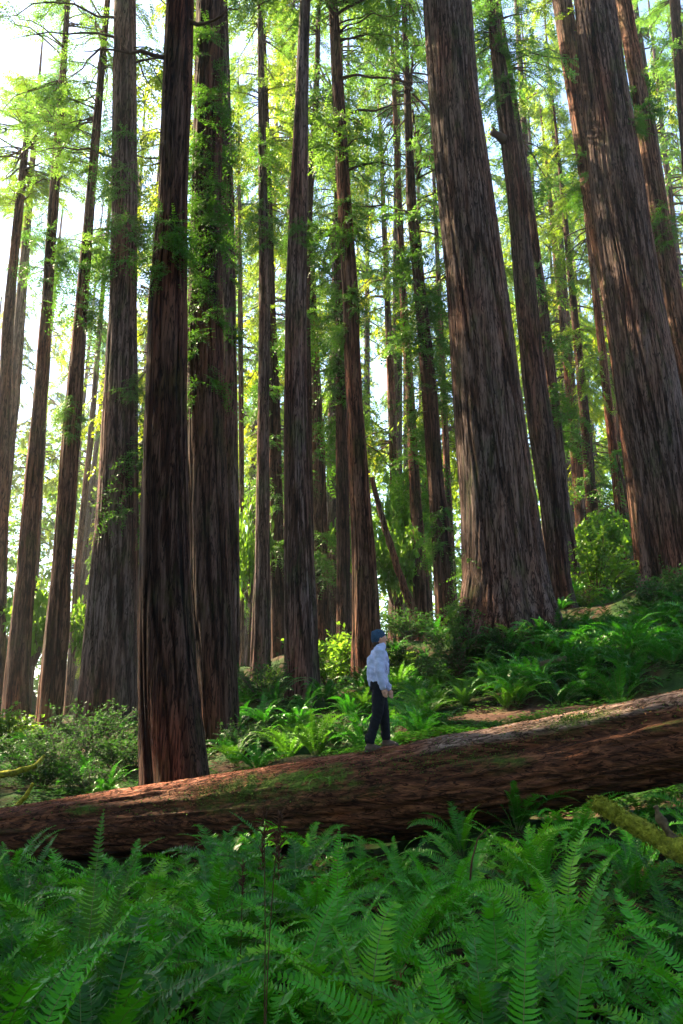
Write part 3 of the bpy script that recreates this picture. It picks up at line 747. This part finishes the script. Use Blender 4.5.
# ------------------------------------------------------------------ shrubs
def shrub_mesh(name, seed, Rx=.7, Hh=1.0, ns=26, leaf=.05, lm_=M_SHRUB, dens=26, twigs=1, wood=M_TWIG, round_=True):
    rg = np.random.default_rng(seed); mb = MB(); LV = []
    for k in range(ns):
        az = rg.uniform(0, 6.28); ro = rg.uniform(.15, 1) ** .6
        end = np.array((math.cos(az) * Rx * ro, math.sin(az) * Rx * ro, Hh * rg.uniform(.55, 1.05) * (1.05 - .45 * ro)))
        b = end * (.08, .08, 0)
        mid = (b + end) / 2 + rg.normal(size=3) * .08 + (0, 0, .08)
        tt = np.linspace(0, 1, 6)[:, None]
        P = b * (1 - tt) ** 2 + 2 * mid * tt * (1 - tt) + end * tt ** 2
        mb.tube(P, np.linspace(.010, .003, 6), 3, 1, False)
        for i in range(dens):
            s = rg.uniform(.3, 1); f = s * 5; a = min(4, int(f)); c0 = P[a] + (P[a + 1] - P[a]) * (f - a)
            d = rg.normal(size=3); d[2] *= .5; d /= np.linalg.norm(d)
            L2 = rg.uniform(.08, .26) * Hh
            e = c0 + d * L2
            if i % 3 == 0: mb.tube([c0, e], [.003, .0015], 3, 1, False)
            for j in range(5):
                q = c0 + d * L2 * (j + .5) / 5; ld = d * .5 + rg.normal(size=3) * (.7, .7, .35); ld /= np.linalg.norm(ld)
                w = np.cross(ld, (rg.normal() * .4, rg.normal() * .4, 1)); w /= np.linalg.norm(w) + 1e-6
                l = leaf * rg.uniform(.7, 1.3)
                LV += [q, q + ld * l * .5 + w * l * .32, q + ld * l, q + ld * l * .5 - w * l * .32]
    LV = np.array(LV)
    mb.add(LV, np.arange(len(LV)).reshape(-1, 4), 0)
    return mb.build(name, [lm_, wood])
SH_D = [shrub_mesh('shrub', 600 + k, .75, 1.0, 26, .055) for k in range(3)]
SH_G = [shrub_mesh('shrub', 610 + k, .8, 1.0, 42, .045, M_SHRUB, 12, 1, M_GREYTWIG) for k in range(2)]
SH_L = [shrub_mesh('shrub', 620 + k, .65, 1.1, 20, .075, M_SHRUBL, 16) for k in range(2)]
def shrub(u, v, Y, me, s, label, sz=1.0, name='shrub'):
    p = px(u, v, Y); z = H1(p[0], Y)
    o = link(name, me, loc=(p[0], Y, z - .05)); o.scale = (s, s, s * sz); o.rotation_euler = (0, 0, u * .37)
    tag(o, label, 'shrub')
shrub(92, 770, 19, SH_G[0], 1.55, 'greyish twiggy bush at the foot of the wide grey furrowed trunk', .95)
shrub(118, 775, 17, SH_D[0], 1.1, 'dark leafy bush touching the left side of the dark front trunk')
shrub(60, 780, 17, SH_G[1], 1.25, 'twiggy grey-green bush in front of the reddish leaning redwoods')
shrub(22, 775, 18, SH_D[1], 1.25, 'leafy bush at the left edge behind the log', .8)
shrub(40, 790, 15, SH_D[2], .9, 'low green bush just behind the left end of the log')
shrub(90, 795, 14.6, SH_G[0], .85, 'low grey bush between the log and the dark front trunk')
shrub(5, 745, 24, SH_L[0], 1.6, 'light yellow-green bush below the outermost redwood')
shrub(262, 742, 19.5, SH_G[1], 1.3, 'brownish twiggy bush at the base of the close redwood pair')
shrub(245, 765, 15.4, SH_G[0], .75, 'small bush touching the right foot of the dark front pair')
shrub(275, 715, 22, SH_L[1], 1.0, 'light-leaved bush left of the clean-stemmed flared trunk')
shrub(333, 700, 23, SH_L[0], 1.9, 'tall bright green bush between the clean trunk and the trunk behind the hiker', 1.25)
shrub(345, 690, 25, SH_L[1], 1.5, 'bright bush deeper in the gap left of the hiker')
shrub(458, 640, 18.8, SH_D[0], 1.25, 'green bush climbing the left foot of the giant central redwood', 1.3)
shrub(440, 665, 18.8, SH_D[2], 1.1, 'rounded dark bush lower left of the giant central redwood')
shrub(505, 640, 18.2, SH_D[1], .95, 'dark bush in front of the base of the giant central redwood')
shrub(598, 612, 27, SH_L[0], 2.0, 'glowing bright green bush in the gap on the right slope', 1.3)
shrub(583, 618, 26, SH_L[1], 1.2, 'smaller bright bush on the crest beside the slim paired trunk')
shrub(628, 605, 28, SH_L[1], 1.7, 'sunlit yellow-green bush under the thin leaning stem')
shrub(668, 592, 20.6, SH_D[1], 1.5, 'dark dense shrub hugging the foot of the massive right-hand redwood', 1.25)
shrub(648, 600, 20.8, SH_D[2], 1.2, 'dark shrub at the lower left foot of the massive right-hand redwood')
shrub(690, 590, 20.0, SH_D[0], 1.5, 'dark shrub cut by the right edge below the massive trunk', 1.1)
shrub(410, 660, 26, SH_D[0], 1.4, 'bush at the foot of the sun-striped redwood')
shrub(388, 668, 24.5, SH_D[1], 1.2, 'bush just above the right shoulder of the hiker')
shrub(405, 690, 24, SH_L[1], .9, 'pale bush behind the hiker to the right')

# understory saplings: thin stem with airy bright leaves
def sapling(u, v, Y, hgt, label, me, s):
    p = px(u, v, Y); z = H1(p[0], Y)
    root = thing('sapling', (p[0], Y, z), label, 'sapling')
    mb = MB(); hh_ = hgt
    P = [(0, 0, -.1), (.05, 0, hh_ * .4), (-.05, .05, hh_ * .8), (.05, 0, hh_)]
    mb.tube(P, [.05, .04, .02, .008], 6); link('trunk', mb.build('trunk', M_TWIG), root)
    c = link('crown', me, root); c.location = (0, 0, hh_ * .35); c.scale = (s, s, hh_ * .68)
    c.rotation_euler = (0, 0, u)
SAP = [shrub_mesh('crown', 640 + k, 1.0, 1.0, 34, .13, M_SHRUBL, 12) for k in range(2)]
sapling(395, 640, 33, 6.5, 'bright-leaved sapling above and right of the hiker', SAP[0], 1.3)
sapling(408, 640, 36, 9.5, 'tall airy sapling beside the sun-striped redwood', SAP[1], 1.6)
sapling(605, 600, 33, 4.5, 'yellow-green sapling in the right slope gap', SAP[0], 1.5)
sapling(28, 720, 34, 6.5, 'yellow-green sapling between the two reddish leaning redwoods', SAP[1], 1.5)
sapling(330, 650, 38, 9, 'sapling glowing in the gap beside the narrow dark redwood', SAP[1], 1.5)
sapling(247, 700, 30, 7.0, 'slender sapling in the slot right of the dark front pair', SAP[0], .9)
sapling(478 - 60, 640, 40, 8.0, 'leafy sapling between the sun-striped and the dark leafy redwood', SAP[0], 1.3)
sapling(100 - 15, 720, 34, 5.5, 'sapling glowing left of the wide grey furrowed trunk', SAP[0], 1.0)

# ------------------------------------------------------------------ ground cover, litter (uncountable)
def scatter_cover(name, boxes, leaf, lm_, label, seed, zmax=.14):
    rg = np.random.default_rng(seed); LV = []
    for (u0, u1, y0, y1, n) in boxes:
        y = rg.uniform(y0, y1, n); x = (rg.uniform(u0, u1, n) - CX) / F * y
        z = height(x, y) + rg.uniform(.01, zmax, n)
        ly = np.interp(x, xs, ax[:, 1]); lr = np.interp(x, xs, rl)
        keep = (np.abs(y - ly) > lr * .95)
        keep &= (vnoise(np.stack([x * 1.6, y * 1.6, 0 * x], 1), seed) > -.25)
        for q in np.nonzero(keep)[0]:
            if on_path(x[q], y[q]) and rg.random() < .85: continue
            p = np.array((x[q], y[q], z[q])); a0 = rg.uniform(0, 6.28)
            for j in range(3):
                a = a0 + j * 2.1; d = np.array((math.cos(a), math.sin(a), rg.uniform(-.3, .3))); w = np.array((-math.sin(a), math.cos(a), rg.uniform(-.2, .2)))
                l = leaf * rg.uniform(.7, 1.2)
                LV += [p, p + d * l * .6 + w * l * .42, p + d * l, p + d * l * .6 - w * l * .42]
    LV = np.array(LV)
    o = link(name, mesh(name, LV, [np.arange(len(LV)).reshape(-1, 4)], lm_)); tag(o, label, 'ground cover', kind='stuff')
scatter_cover('ground_cover', [(390, 620, 11.2, 14.2, 5200), (230, 400, 12, 16, 3000), (400, 700, 14, 21, 5000), (-20, 240, 12.5, 18, 4500), (-60, 740, 2.6, 10.8, 9000), (380, 740, 10.5, 13, 3000), (200, 460, 16, 22, 2500)],
              .055, M_COVER, 'low clover-like ground cover carpeting the floor around the log', 3)
scatter_cover('leaf_litter', [(-60, 740, 2, 10.5, 9000), (200, 700, 12, 20, 5000)], .05, M_DEAD, 'dead brown leaf and frond litter on the forest floor', 4, .05)
# tufts of moss and tiny plants on the log (a part of it)
LV = []
rg = np.random.default_rng(77)
for x0, d0, sx, sd, n in [(-1.35, 38, .45, 13, 1600), (-.1, 42, .25, 12, 250), (1.2, 36, .5, 8, 1200), (2.9, 62, .16, 7, 1200), (2.2, 48, .5, 8, 400), (-3.2, 45, .8, 14, 300), (.35, 74, .15, 8, 200), (-2.2, 25, .5, 8, 250), (3.7, 48, .4, 8, 300)]:
    for q in range(n):
        x = x0 + rg.normal() * sx; dd = d0 + rg.normal() * sd
        if dd < 0 or dd > 170: continue
        p, nn = log_hit(x, dd); p = p + rg.normal(size=3) * .02
        d = nn * .7 + rg.normal(size=3) * .6 - np.array((0, 0, .25)); d /= np.linalg.norm(d); l = rg.uniform(.012, .03)
        w = np.cross(d, rg.normal(size=3)); w /= np.linalg.norm(w); LV += [p, p + d * l * .5 + w * l * .3, p + d * l, p + d * l * .5 - w * l * .3]
LV = np.array(LV) - org
link('moss', mesh('moss', LV, [np.arange(len(LV)).reshape(-1, 4)], simple('moss_tufts', (.07, .13, .018), .9, .1, .5, 40)), log)
LV = []
for q in range(1500):
    x = rg.uniform(-6, 6); p, nn = log_hit(x, rg.normal() * 16 + 82); a = rg.uniform(0, 6.28); l = rg.uniform(.02, .07)
    d = np.cross(nn, (math.cos(a), math.sin(a), .1)); d /= np.linalg.norm(d); w = np.cross(nn, d); p = p + nn * .006
    LV += [p, p + d * l * .5 + w * l * .14 + nn * .008, p + d * l, p + d * l * .5 - w * l * .14]
LV = np.array(LV) - org
link('fallen_needles', mesh('fallen_needles', LV, [np.arange(len(LV)).reshape(-1, 4)], M_DEADF), log)
p, nn = log_hit(-.22, 32)
me = fern_mesh('hanging_fern', 9, 6, .3, 18, 1.6, .05, M_FERN2, (10, 40))
o = link('hanging_fern', me, loc=p); tag(o, 'tiny bright fern hanging from the camera side of the log left of the hiker', 'fern')

# ------------------------------------------------------------------ mossy limb, dead stalks, sticks
m, nt = mat('thick_moss')
f = noise(nt, mapped(nt, (26, 26, 26)), 1, 5, .7); f2 = noise(nt, mapped(nt, (5, 5, 5)), 1, 4)
c = ramp(nt, f, [(.3, (.06, .07, .008)), (.55, (.24, .25, .025)), (.72, (.45, .44, .06))])
c = mix(nt, ramp(nt, f2, [(.58, (0, 0, 0)), (.7, (.7, .7, .7))]), c, (.07, .045, .025))
out(nt, bsdf(nt, c, .95, .1, f, 1.0, .03).outputs[0]); M_MOSS = m
root = thing('mossy_limb', px(700, 860, 6.2), 'thick broken limb coated in yellow-green moss poking in from the right', 'branch')
ro = np.array(root.location)
P = np.array([px(u, v, Y) for u, v, Y in ((594, 803, 6.6), (604, 807, 6.6), (620, 817, 6.55), (642, 830, 6.5), (665, 842, 6.4), (692, 852, 6.3), (740, 870, 6.1), (800, 905, 5.8))])
t0 = np.linspace(0, 7, 90); Pi = np.stack([np.interp(t0, range(8), P[:, k]) for k in range(3)], 1)
mb = MB(); mb.tube(Pi, np.interp(t0, range(8), [.045, .062, .060, .068, .08, .095, .10, .11]), 26, 0, True, .30, 6)
link('limb', mesh('limb', np.concatenate(mb.V) - ro, mb.F, M_MOSS, mb.M, True), root)
mb = MB(); P = np.array([px(u, v, 6.35) for u, v in ((676, 846), (668, 832), (660, 818), (655, 806))])
t0 = np.linspace(0, 3, 24); Pi = np.stack([np.interp(t0, range(4), P[:, k]) for k in range(3)], 1)
mb.tube(Pi, np.linspace(.055, .018, 24), 14, 0, True, .6, 9)
link('broken_stub', mesh('broken_stub', np.concatenate(mb.V) - ro, mb.F, simple('pale_rotten_wood', (.10, .07, .04), .9, .1, .5, 30), mb.M, True), root)
LV = []
for q in range(2600):
    k_ = rg.integers(0, 89); c0 = Pi[0] * 0 + np.array([np.interp(k_ / 89 * 7, range(8), np.array([px(u, v, Y) for u, v, Y in ((594, 803, 6.6), (604, 807, 6.6), (620, 817, 6.55), (642, 830, 6.5), (665, 842, 6.4), (692, 852, 6.3), (740, 870, 6.1), (800, 905, 5.8))])[:, a]) for a in range(3)])
    rr = np.interp(k_ / 89 * 7, range(8), [.045, .062, .060, .068, .08, .095, .10, .11]) * .98
    d = rg.normal(size=3); d /= np.linalg.norm(d); p = c0 + d * rr; l = rg.uniform(.012, .03); w = np.cross(d, rg.normal(size=3)); w /= np.linalg.norm(w)
    LV += [p, p + d * l * .5 + w * l * .25, p + d * l, p + d * l * .5 - w * l * .25]
LV = np.array(LV) - ro
link('moss', mesh('moss', LV, [np.arange(len(LV)).reshape(-1, 4)], M_MOSS), root)

def stalk(u, vt, vb, Y, label, seed, bend=0):
    rg = np.random.default_rng(seed)
    pt = px(u, vt, Y); pb = np.array((px(u - 2, 950, Y)[0], Y, 0)); pb[2] = H1(pb[0], Y)
    root = thing('dead_stalk', pb, label, 'dead stalk')
    tt = np.linspace(0, 1, 16)[:, None]; P = (pt - pb) * tt + np.array((bend, 0, 0)) * np.sin(tt * 3)
    mb = MB(); mb.tube(P, np.linspace(.0028, .0016, 16), 5); link('stem', mb.build('stem', M_DEAD), root)
    mb = MB(); top = P[-1]
    for k in range(60):
        s = rg.uniform(0, 1); c0 = P[-1] * (1 - s * .15) + rg.normal(size=3) * .002
        e = c0 + np.array((rg.normal() * .012, rg.normal() * .012, rg.uniform(.0, .03))) * (1.3 - s * .5); mb.tube([c0, (c0 + e) / 2, e], [.0015, .0028, .001], 4)
    link('seed_head', mb.build('seed_head', M_DEAD), root)
stalk(263, 808, 1024, 3.2, 'taller dead brown stalk with a lumpy seed head in front of the log', 1, .02)
stalk(281, 815, 1024, 3.1, 'thin dead brown stalk beside the taller one, curved at the top', 2, -.04)
stalk(243, 865, 960, 4.6, 'short dead brown stalk left of the two tall ones below the log', 3)
def stick(pts, r0, r1, m_, label, name='fallen_branch', lump=.2):
    P = np.array([px(*p) for p in pts]); t0 = np.linspace(0, len(P) - 1, 24)
    Pi = np.stack([np.interp(t0, range(len(P)), P[:, k]) for k in range(3)], 1)
    mb = MB(); mb.tube(Pi, np.linspace(r0, r1, 24), 9, 0, True, lump, 2)
    o = link(name, mesh(name, np.concatenate(mb.V) - P[0], mb.F, m_, mb.M, True), loc=P[0]); tag(o, label, 'branch')
stick([(-20, 778, 14.4), (12, 773, 14.3), (36, 766, 14.5), (44, 756, 14.8)], .07, .03, M_MOSS, 'dark mossy fallen branch at the left edge behind the log')
stick([(17, 806, 13.2), (26, 796, 13.2), (33, 783, 13.2)], .045, .02, M_MOSS, 'bright yellow-green mossy stick slanting just behind the left end of the log')
stick([(508, 674, 16.4), (535, 668, 16.5), (566, 660, 16.7)], .12, .09, simple('pale_rotten_log', (.09, .07, .035), .9, .1, .4, 18), 'short pale rotting log on the bank below the giant redwood', 'rotting_log')
stick([(470, 880, 6.2), (472, 860, 6.2), (478, 838, 6.3), (490, 826, 6.4)], .008, .004, M_DEAD, 'thin curved dead twig rising under the right half of the log')

# ------------------------------------------------------------------ the hiker
def remeshed(name, caps, vox, mats, smooth=4, wr=0):
    """one closed surface from tapered capsules (a, b, ra, rb[, squash y])"""
    mb = MB()
    for cp in caps:
        a, b, ra, rb = np.array(cp[0], float), np.array(cp[1], float), cp[2], cp[3]
        L = np.linalg.norm(b - a) + 1e-6; d = (b - a) / L
        ts, rr = [], []
        for k in range(7):
            an = math.pi / 2 * k / 6; ts.append(-ra * math.cos(an)); rr.append(ra * math.sin(an) + 1e-4)
        for k in range(7):
            an = math.pi / 2 * k / 6; ts.append(L + rb * math.sin(an)); rr.append(rb * math.cos(an) + 1e-4)
        P = a + d * np.array(ts)[:, None]
        ref = np.array((0, 1.0, 0)) if abs(d[1]) < .8 else np.array((1.0, 0, 0))
        A_ = np.cross(d, ref); A_ /= np.linalg.norm(A_); B_ = np.cross(d, A_)
        th = np.linspace(0, 2 * math.pi, 16, endpoint=False); sq = cp[4] if len(cp) > 4 else 1.0
        V = P[:, None] + np.array(rr)[:, None, None] * (A_ * np.cos(th)[:, None] + B_ * np.sin(th)[:, None] * sq)[None]
        mb.add(V.reshape(-1, 3), grid_faces(14, 16)[:, ::-1])
        j = np.arange(16)
        mb.F.append((np.array([j])[:, ::-1] + mb.n - 14 * 16)[:, ::-1]); mb.M.append(0)
        mb.F.append((np.array([j])[:, ::-1] + mb.n - 16)); mb.M.append(0)
    # n-gon caps via from_pydata
    V = np.concatenate(mb.V); F = [list(map(int, f)) for arr in mb.F for f in arr]
    me = bpy.data.meshes.new(name); me.from_pydata(V.tolist(), [], F); me.update()
    o = bpy.data.objects.new(name, me); C.objects.link(o)
    r = o.modifiers.new('r', 'REMESH'); r.mode = 'VOXEL'; r.voxel_size = vox
    s = o.modifiers.new('s', 'SMOOTH'); s.factor = .5; s.iterations = smooth
    dg = bpy.context.evaluated_depsgraph_get()
    me2 = bpy.data.meshes.new_from_object(o.evaluated_get(dg)); me2.name = name
    bpy.data.objects.remove(o)
    if wr:
        cc = np.empty(len(me2.vertices) * 3, np.float32); me2.vertices.foreach_get('co', cc); cc = cc.reshape(-1, 3)
        nn_ = np.empty(len(me2.vertices) * 3, np.float32); me2.vertices.foreach_get('normal', nn_); nn_ = nn_.reshape(-1, 3)
        q_ = cc.copy(); q_[:, 2] = q_[:, 2] * 1.7 + q_[:, 0] * .9
        fo = 1 - 2 * np.abs(vnoise(q_ * 9, 4)); fo2 = 1 - 2 * np.abs(vnoise(q_ * 17 + 3, 8))
        cc += nn_ * (wr * (fo * .7 + fo2 * .35))[:, None].astype(np.float32); me2.vertices.foreach_set('co', cc.ravel()); me2.update()
    me2.materials.clear(); me2.materials.append(mats)
    me2.polygons.foreach_set('use_smooth', np.ones(len(me2.polygons), bool))
    return me2
hx = px(379, 751, 10.8)[0]; hy = float(np.interp(hx, xs, ax[:, 1])) - .08
hz = log_top(hx, hy)
person = thing('person', (hx, hy, hz), 'person in blue-grey beanie, pale blue jacket and black trousers standing on the log looking up', 'person')
SKIN = simple('skin', (.50, .27, .19), .55, .35, .08, 20, .1)
zf = {dx: (log_top(hx + dx, hy + dy) or hz) - hz for dx, dy in ((-.13, -.06), (.12, .09))}
fL, fR = zf[-.13] + .045, zf[.12] + .045
# joints (x forward, -y towards the camera)
hipN, hipF = (.0, -.085, .88), (.02, .085, .88)
kneeN, kneeF = (-.03, -.09, .47), (.10, .09, .47)
ankN, ankF = (-.14, -.07, fL + .06), (.13, .09, fR + .06)
shN, shF = (.0, -.18, 1.36), (.03, .17, 1.35)
elN, elF = (-.015, -.22, 1.08), (.09, .21, 1.08)
wrN, wrF = (.035, -.20, .86), (.19, .16, .86)
head = np.array((.035, 0, 1.545))
body = [(hipN, hipF, .085, .085), ((.01, 0, .9), (.0, 0, 1.1), .12, .10, 1.2), ((.0, 0, 1.1), (.02, 0, 1.30), .10, .11, 1.3), (shN, shF, .05, .05),
        ((.02, 0, 1.36), (.03, 0, 1.48), .052, .048), (head + (-.012, 0, .012), head + (.018, 0, .035), .088, .085, .84), (head + (.045, 0, -.045), head + (.02, 0, .0), .048, .07, .85),
        (head + (.098, 0, .02), head + (.112, 0, .008), .010, .014), (head + (.085, 0, -.03), head + (.09, 0, -.032), .018, .016, 1.3), (head + (.07, 0, -.068), head + (.06, 0, -.06), .025, .03),
        (head + (.0, -.078, .0), head + (.0, -.082, .02), .014, .018), (head + (.0, .078, .0), head + (.0, .082, .02), .014, .018),
        (shN, elN, .048, .038), (elN, wrN, .038, .026), (shF, elF, .048, .038), (elF, wrF, .038, .026),
        (hipN, kneeN, .085, .055), (kneeN, ankN, .055, .038), (hipF, kneeF, .085, .055), (kneeF, ankF, .055, .038),
        (ankN, np.array(ankN) + (.12, 0, -.05), .035, .03), (ankF, np.array(ankF) + (.13, 0, -.05), .035, .03)]
for w, dirx in ((wrN, .10), (wrF, .10)):
    w = np.array(w); hd = np.array((.22, 0, -1)); hd /= np.linalg.norm(hd)
    palm = w + hd * .075; body.append((w, palm, .026, .036, .6))
    for k, (off, ln) in enumerate(((.027, .066), (.009, .075), (-.009, .070), (-.026, .055))):
        k0 = palm + np.array((off, 0, 0)) + hd * .01; k1 = k0 + hd * ln * .5 + (.004, .0, 0); k2 = k1 + (hd + np.array((.15, .35 if w[1] < 0 else -.35, 0))) * ln * .5
        body += [(k0, k1, .0095, .009), (k1, k2, .009, .0075)]
    tb = w + hd * .03 + (.024, 0, 0); body += [(tb, tb + (.03, .0, -.03), .011, .010), (tb + (.03, 0, -.03), tb + (.036, .004, -.062), .010, .008)]
link('body', remeshed('body', body, .0055, SKIN, 3), person)
JK = simple('jacket_fabric', (.38, .43, .66), .75, .2, .2, 12, .6)
jac = [((.0, 0, .95), (.0, 0, 1.12), .135, .13, 1.25), ((.0, 0, 1.12), (.015, 0, 1.30), .13, .125, 1.4), (shN, shF, .078, .078), ((.02, 0, 1.36), (.035, 0, 1.435), .09, .07), ((.04, 0, 1.43), (.055, 0, 1.455), .066, .064),
       (shN, elN, .074, .060), (elN, wrN, .060, .048), (shF, elF, .074, .060), (elF, wrF, .060, .048), ((-.05, 0, 1.0), (-.045, 0, 1.25), .10, .10, 1.4), ((.06, 0, 1.06), (.075, 0, 1.27), .09, .08, 1.5),
       ((-.02, -.1, .93), (.04, -.1, .93), .045, .045), ((-.02, .1, .93), (.04, .1, .93), .045, .045),
       ((-.055, -.2, 1.12), (.03, -.24, 1.07), .03, .03), ((-.02, -.235, 1.02), (.05, -.215, .98), .028, .028), ((.0, -.16, 1.22), (.09, -.1, 1.18), .03, .02)]
jacket = link('jacket', remeshed('jacket', [tuple(c_[:2]) + (c_[2] * 1.06, c_[3] * 1.06) + tuple(c_[4:]) for c_ in jac], .010, JK, 3, .014), person)
mb = MB(); col_ = simple('zip_tape', (.12, .16, .32), .6, .3)
mb.tube([(.165, -.02, .93), (.168, -.02, 1.1), (.165, -.02, 1.25), (.13, -.01, 1.40)], .007, 6)
mb.tube([(.03, -.1475, 1.26), (.09, -.155, 1.18), (.105, -.152, 1.1)], .005, 6)
link('zip', mb.build('zip', col_), jacket)
TR = simple('trouser_fabric', (.007, .008, .012), .8, .2, .2, 14, .4)
tr_ = [(hipN, hipF, .112, .112), ((.005, 0, .86), (.0, 0, .97), .125, .12, 1.2), (hipN, kneeN, .108, .078), (kneeN, np.array(ankN) + (0, 0, .05), .078, .062), (hipF, kneeF, .108, .078), (kneeF, np.array(ankF) + (0, 0, .05), .078, .062),
       (np.array(ankN) + (-.01, 0, .10), np.array(ankN) + (0, 0, .045), .066, .066), (np.array(ankF) + (-.01, 0, .10), np.array(ankF) + (0, 0, .045), .066, .066), ((-.06, -.07, .86), (-.05, -.07, .92), .07, .08)]
link('trousers', remeshed('trousers', tr_, .009, TR, 3, .008), person)
HT = simple('knit_beanie', (.03, .06, .11), .95, .1, .35, 60, .9)
ht = [(head + (-.035, 0, .05), head + (-.005, 0, .078), .100, .093, .9), (head + (-.06, 0, .085), head + (-.03, 0, .10), .072, .075, .9), (head + (-.10, 0, .118), head + (-.09, 0, .11), .030, .034), (head + (-.05, 0, .02), head + (-.03, 0, .03), .084, .086, .92)]
link('beanie', remeshed('beanie', ht, .008, HT, 4), person)
link('hair', remeshed('hair', [(head + (-.06, 0, -.035), head + (-.035, 0, -.02), .055, .06, 1.1)], .008, simple('hair_strands', (.05, .03, .02), .7, .3, .3, 60), 2), person)
for an, zz_ in ((ankN, fL), (ankF, fR)):
    a = np.array(an); z0 = zz_ - .045
    sh = [((a[0] - .03, a[1], z0 + .045), (a[0] + .15, a[1], z0 + .035), .050, .042, .95), ((a[0] - .005, a[1], z0 + .06), (a[0] + .0, a[1], z0 + .13), .056, .055), ((a[0] + .02, a[1], z0 + .075), (a[0] + .10, a[1], z0 + .05), .05, .045)]
    so = link('boot', remeshed('boot', sh, .007, simple('boot_leather', (.09, .06, .045), .7, .2, .3, 20), 3), person)
    sl = [((a[0] - .04, a[1], z0 + .006), (a[0] + .16, a[1], z0 + .006), .046, .044, 1.0)]
    me = remeshed('sole', sl, .007, simple('boot_rubber', (.05, .04, .04), .8, .2), 1)
    co = np.empty(len(me.vertices) * 3, np.float32); me.vertices.foreach_get('co', co); co = co.reshape(-1, 3)
    co[:, 2] = z0 + np.clip((co[:, 2] - z0) * .35, -.014, .018); me.vertices.foreach_set('co', co.ravel()); me.update()
    link('sole', me, so)
# eye and mouth marks on the face, small but real
fm = simple('dark_iris', (.03, .02, .02), .3, .5)
for sy in (-1, 1):
    link('eye', remeshed('eye', [(head + (.082, sy * .032, .018), head + (.083, sy * .032, .018), .009, .009)], .003, fm, 1), person)
person.rotation_euler = (0, 0, R(8)); person.scale = (.895,) * 3

# ------------------------------------------------------------------ air
V = np.array([(x, y, z) for x in (-410, 410) for y in (-310, 610) for z in (ZZ.min() - 1.2, 95)], float)
am = bpy.data.materials.new('forest_air'); am.use_nodes = True; nt = am.node_tree; nt.nodes.clear()
hm = mesh('haze', V, [np.array([[0,1,3,2],[4,6,7,5],[0,4,5,1],[2,3,7,6],[0,2,6,4],[1,5,7,3]])], am)
pv = N(nt, 'ShaderNodeVolumePrincipled'); pv.inputs['Density'].default_value = .0004; pv.inputs['Color'].default_value = (.92, .95, 1, 1); pv.inputs['Anisotropy'].default_value = .4
o = N(nt, 'ShaderNodeOutputMaterial'); nt.links.new(pv.outputs[0], o.inputs['Volume'])
tag(link('haze', hm), 'thin pale forest haze filling the air', kind='stuff')

# ------------------------------------------------------------------ light, sky, camera
SUN_AZ, SUN_EL = R(-58), R(40)       # azimuth from the view direction, negative = left
w = bpy.data.worlds.new('World'); scene.world = w; w.use_nodes = True
nt = w.node_tree; nt.nodes.clear()
sky = nt.nodes.new('ShaderNodeTexSky'); sky.sky_type = 'NISHITA'; sky.sun_disc = False
sky.sun_elevation = SUN_EL; sky.sun_rotation = SUN_AZ; sky.air_density = 1.0; sky.dust_density = .6; sky.ozone_density = 1.0
bg = nt.nodes.new('ShaderNodeBackground'); bg.inputs[1].default_value = .085
wo = nt.nodes.new('ShaderNodeOutputWorld'); nt.links.new(sky.outputs[0], bg.inputs[0]); nt.links.new(bg.outputs[0], wo.inputs[0])
sl = bpy.data.lights.new('sun', 'SUN'); sl.energy = 5.0; sl.angle = R(.5); sl.color = (1.0, .82, .54)
so = bpy.data.objects.new('sun', sl); C.objects.link(so)
d = Vector((math.sin(SUN_AZ) * math.cos(SUN_EL), math.cos(SUN_AZ) * math.cos(SUN_EL), math.sin(SUN_EL)))
so.rotation_mode = 'QUATERNION'; so.rotation_quaternion = d.to_track_quat('Z', 'Y'); so.location = (-30, 10, 60)
so['kind'] = 'helper'

cam = bpy.data.cameras.new('camera'); co = bpy.data.objects.new('camera', cam); C.objects.link(co)
cam.sensor_fit = 'VERTICAL'; cam.sensor_height = 36; cam.lens = F / 1024 * 36; cam.clip_end = 1500; cam.clip_start = .05
co.location = (0, 0, 0); co.rotation_euler = (R(90) + PITCH, 0, 0)
scene.camera = co
scene.view_settings.view_transform = 'Standard'; scene.view_settings.look = 'None'; scene.view_settings.gamma = 1
scene.view_settings.exposure = 2.9
cy = scene.cycles
cy.use_denoising = True; cy.max_bounces = 7; cy.diffuse_bounces = 4; cy.transmission_bounces = 5; cy.glossy_bounces = 2; cy.sample_clamp_indirect = 6; cy.caustics_reflective = False; cy.caustics_refractive = False
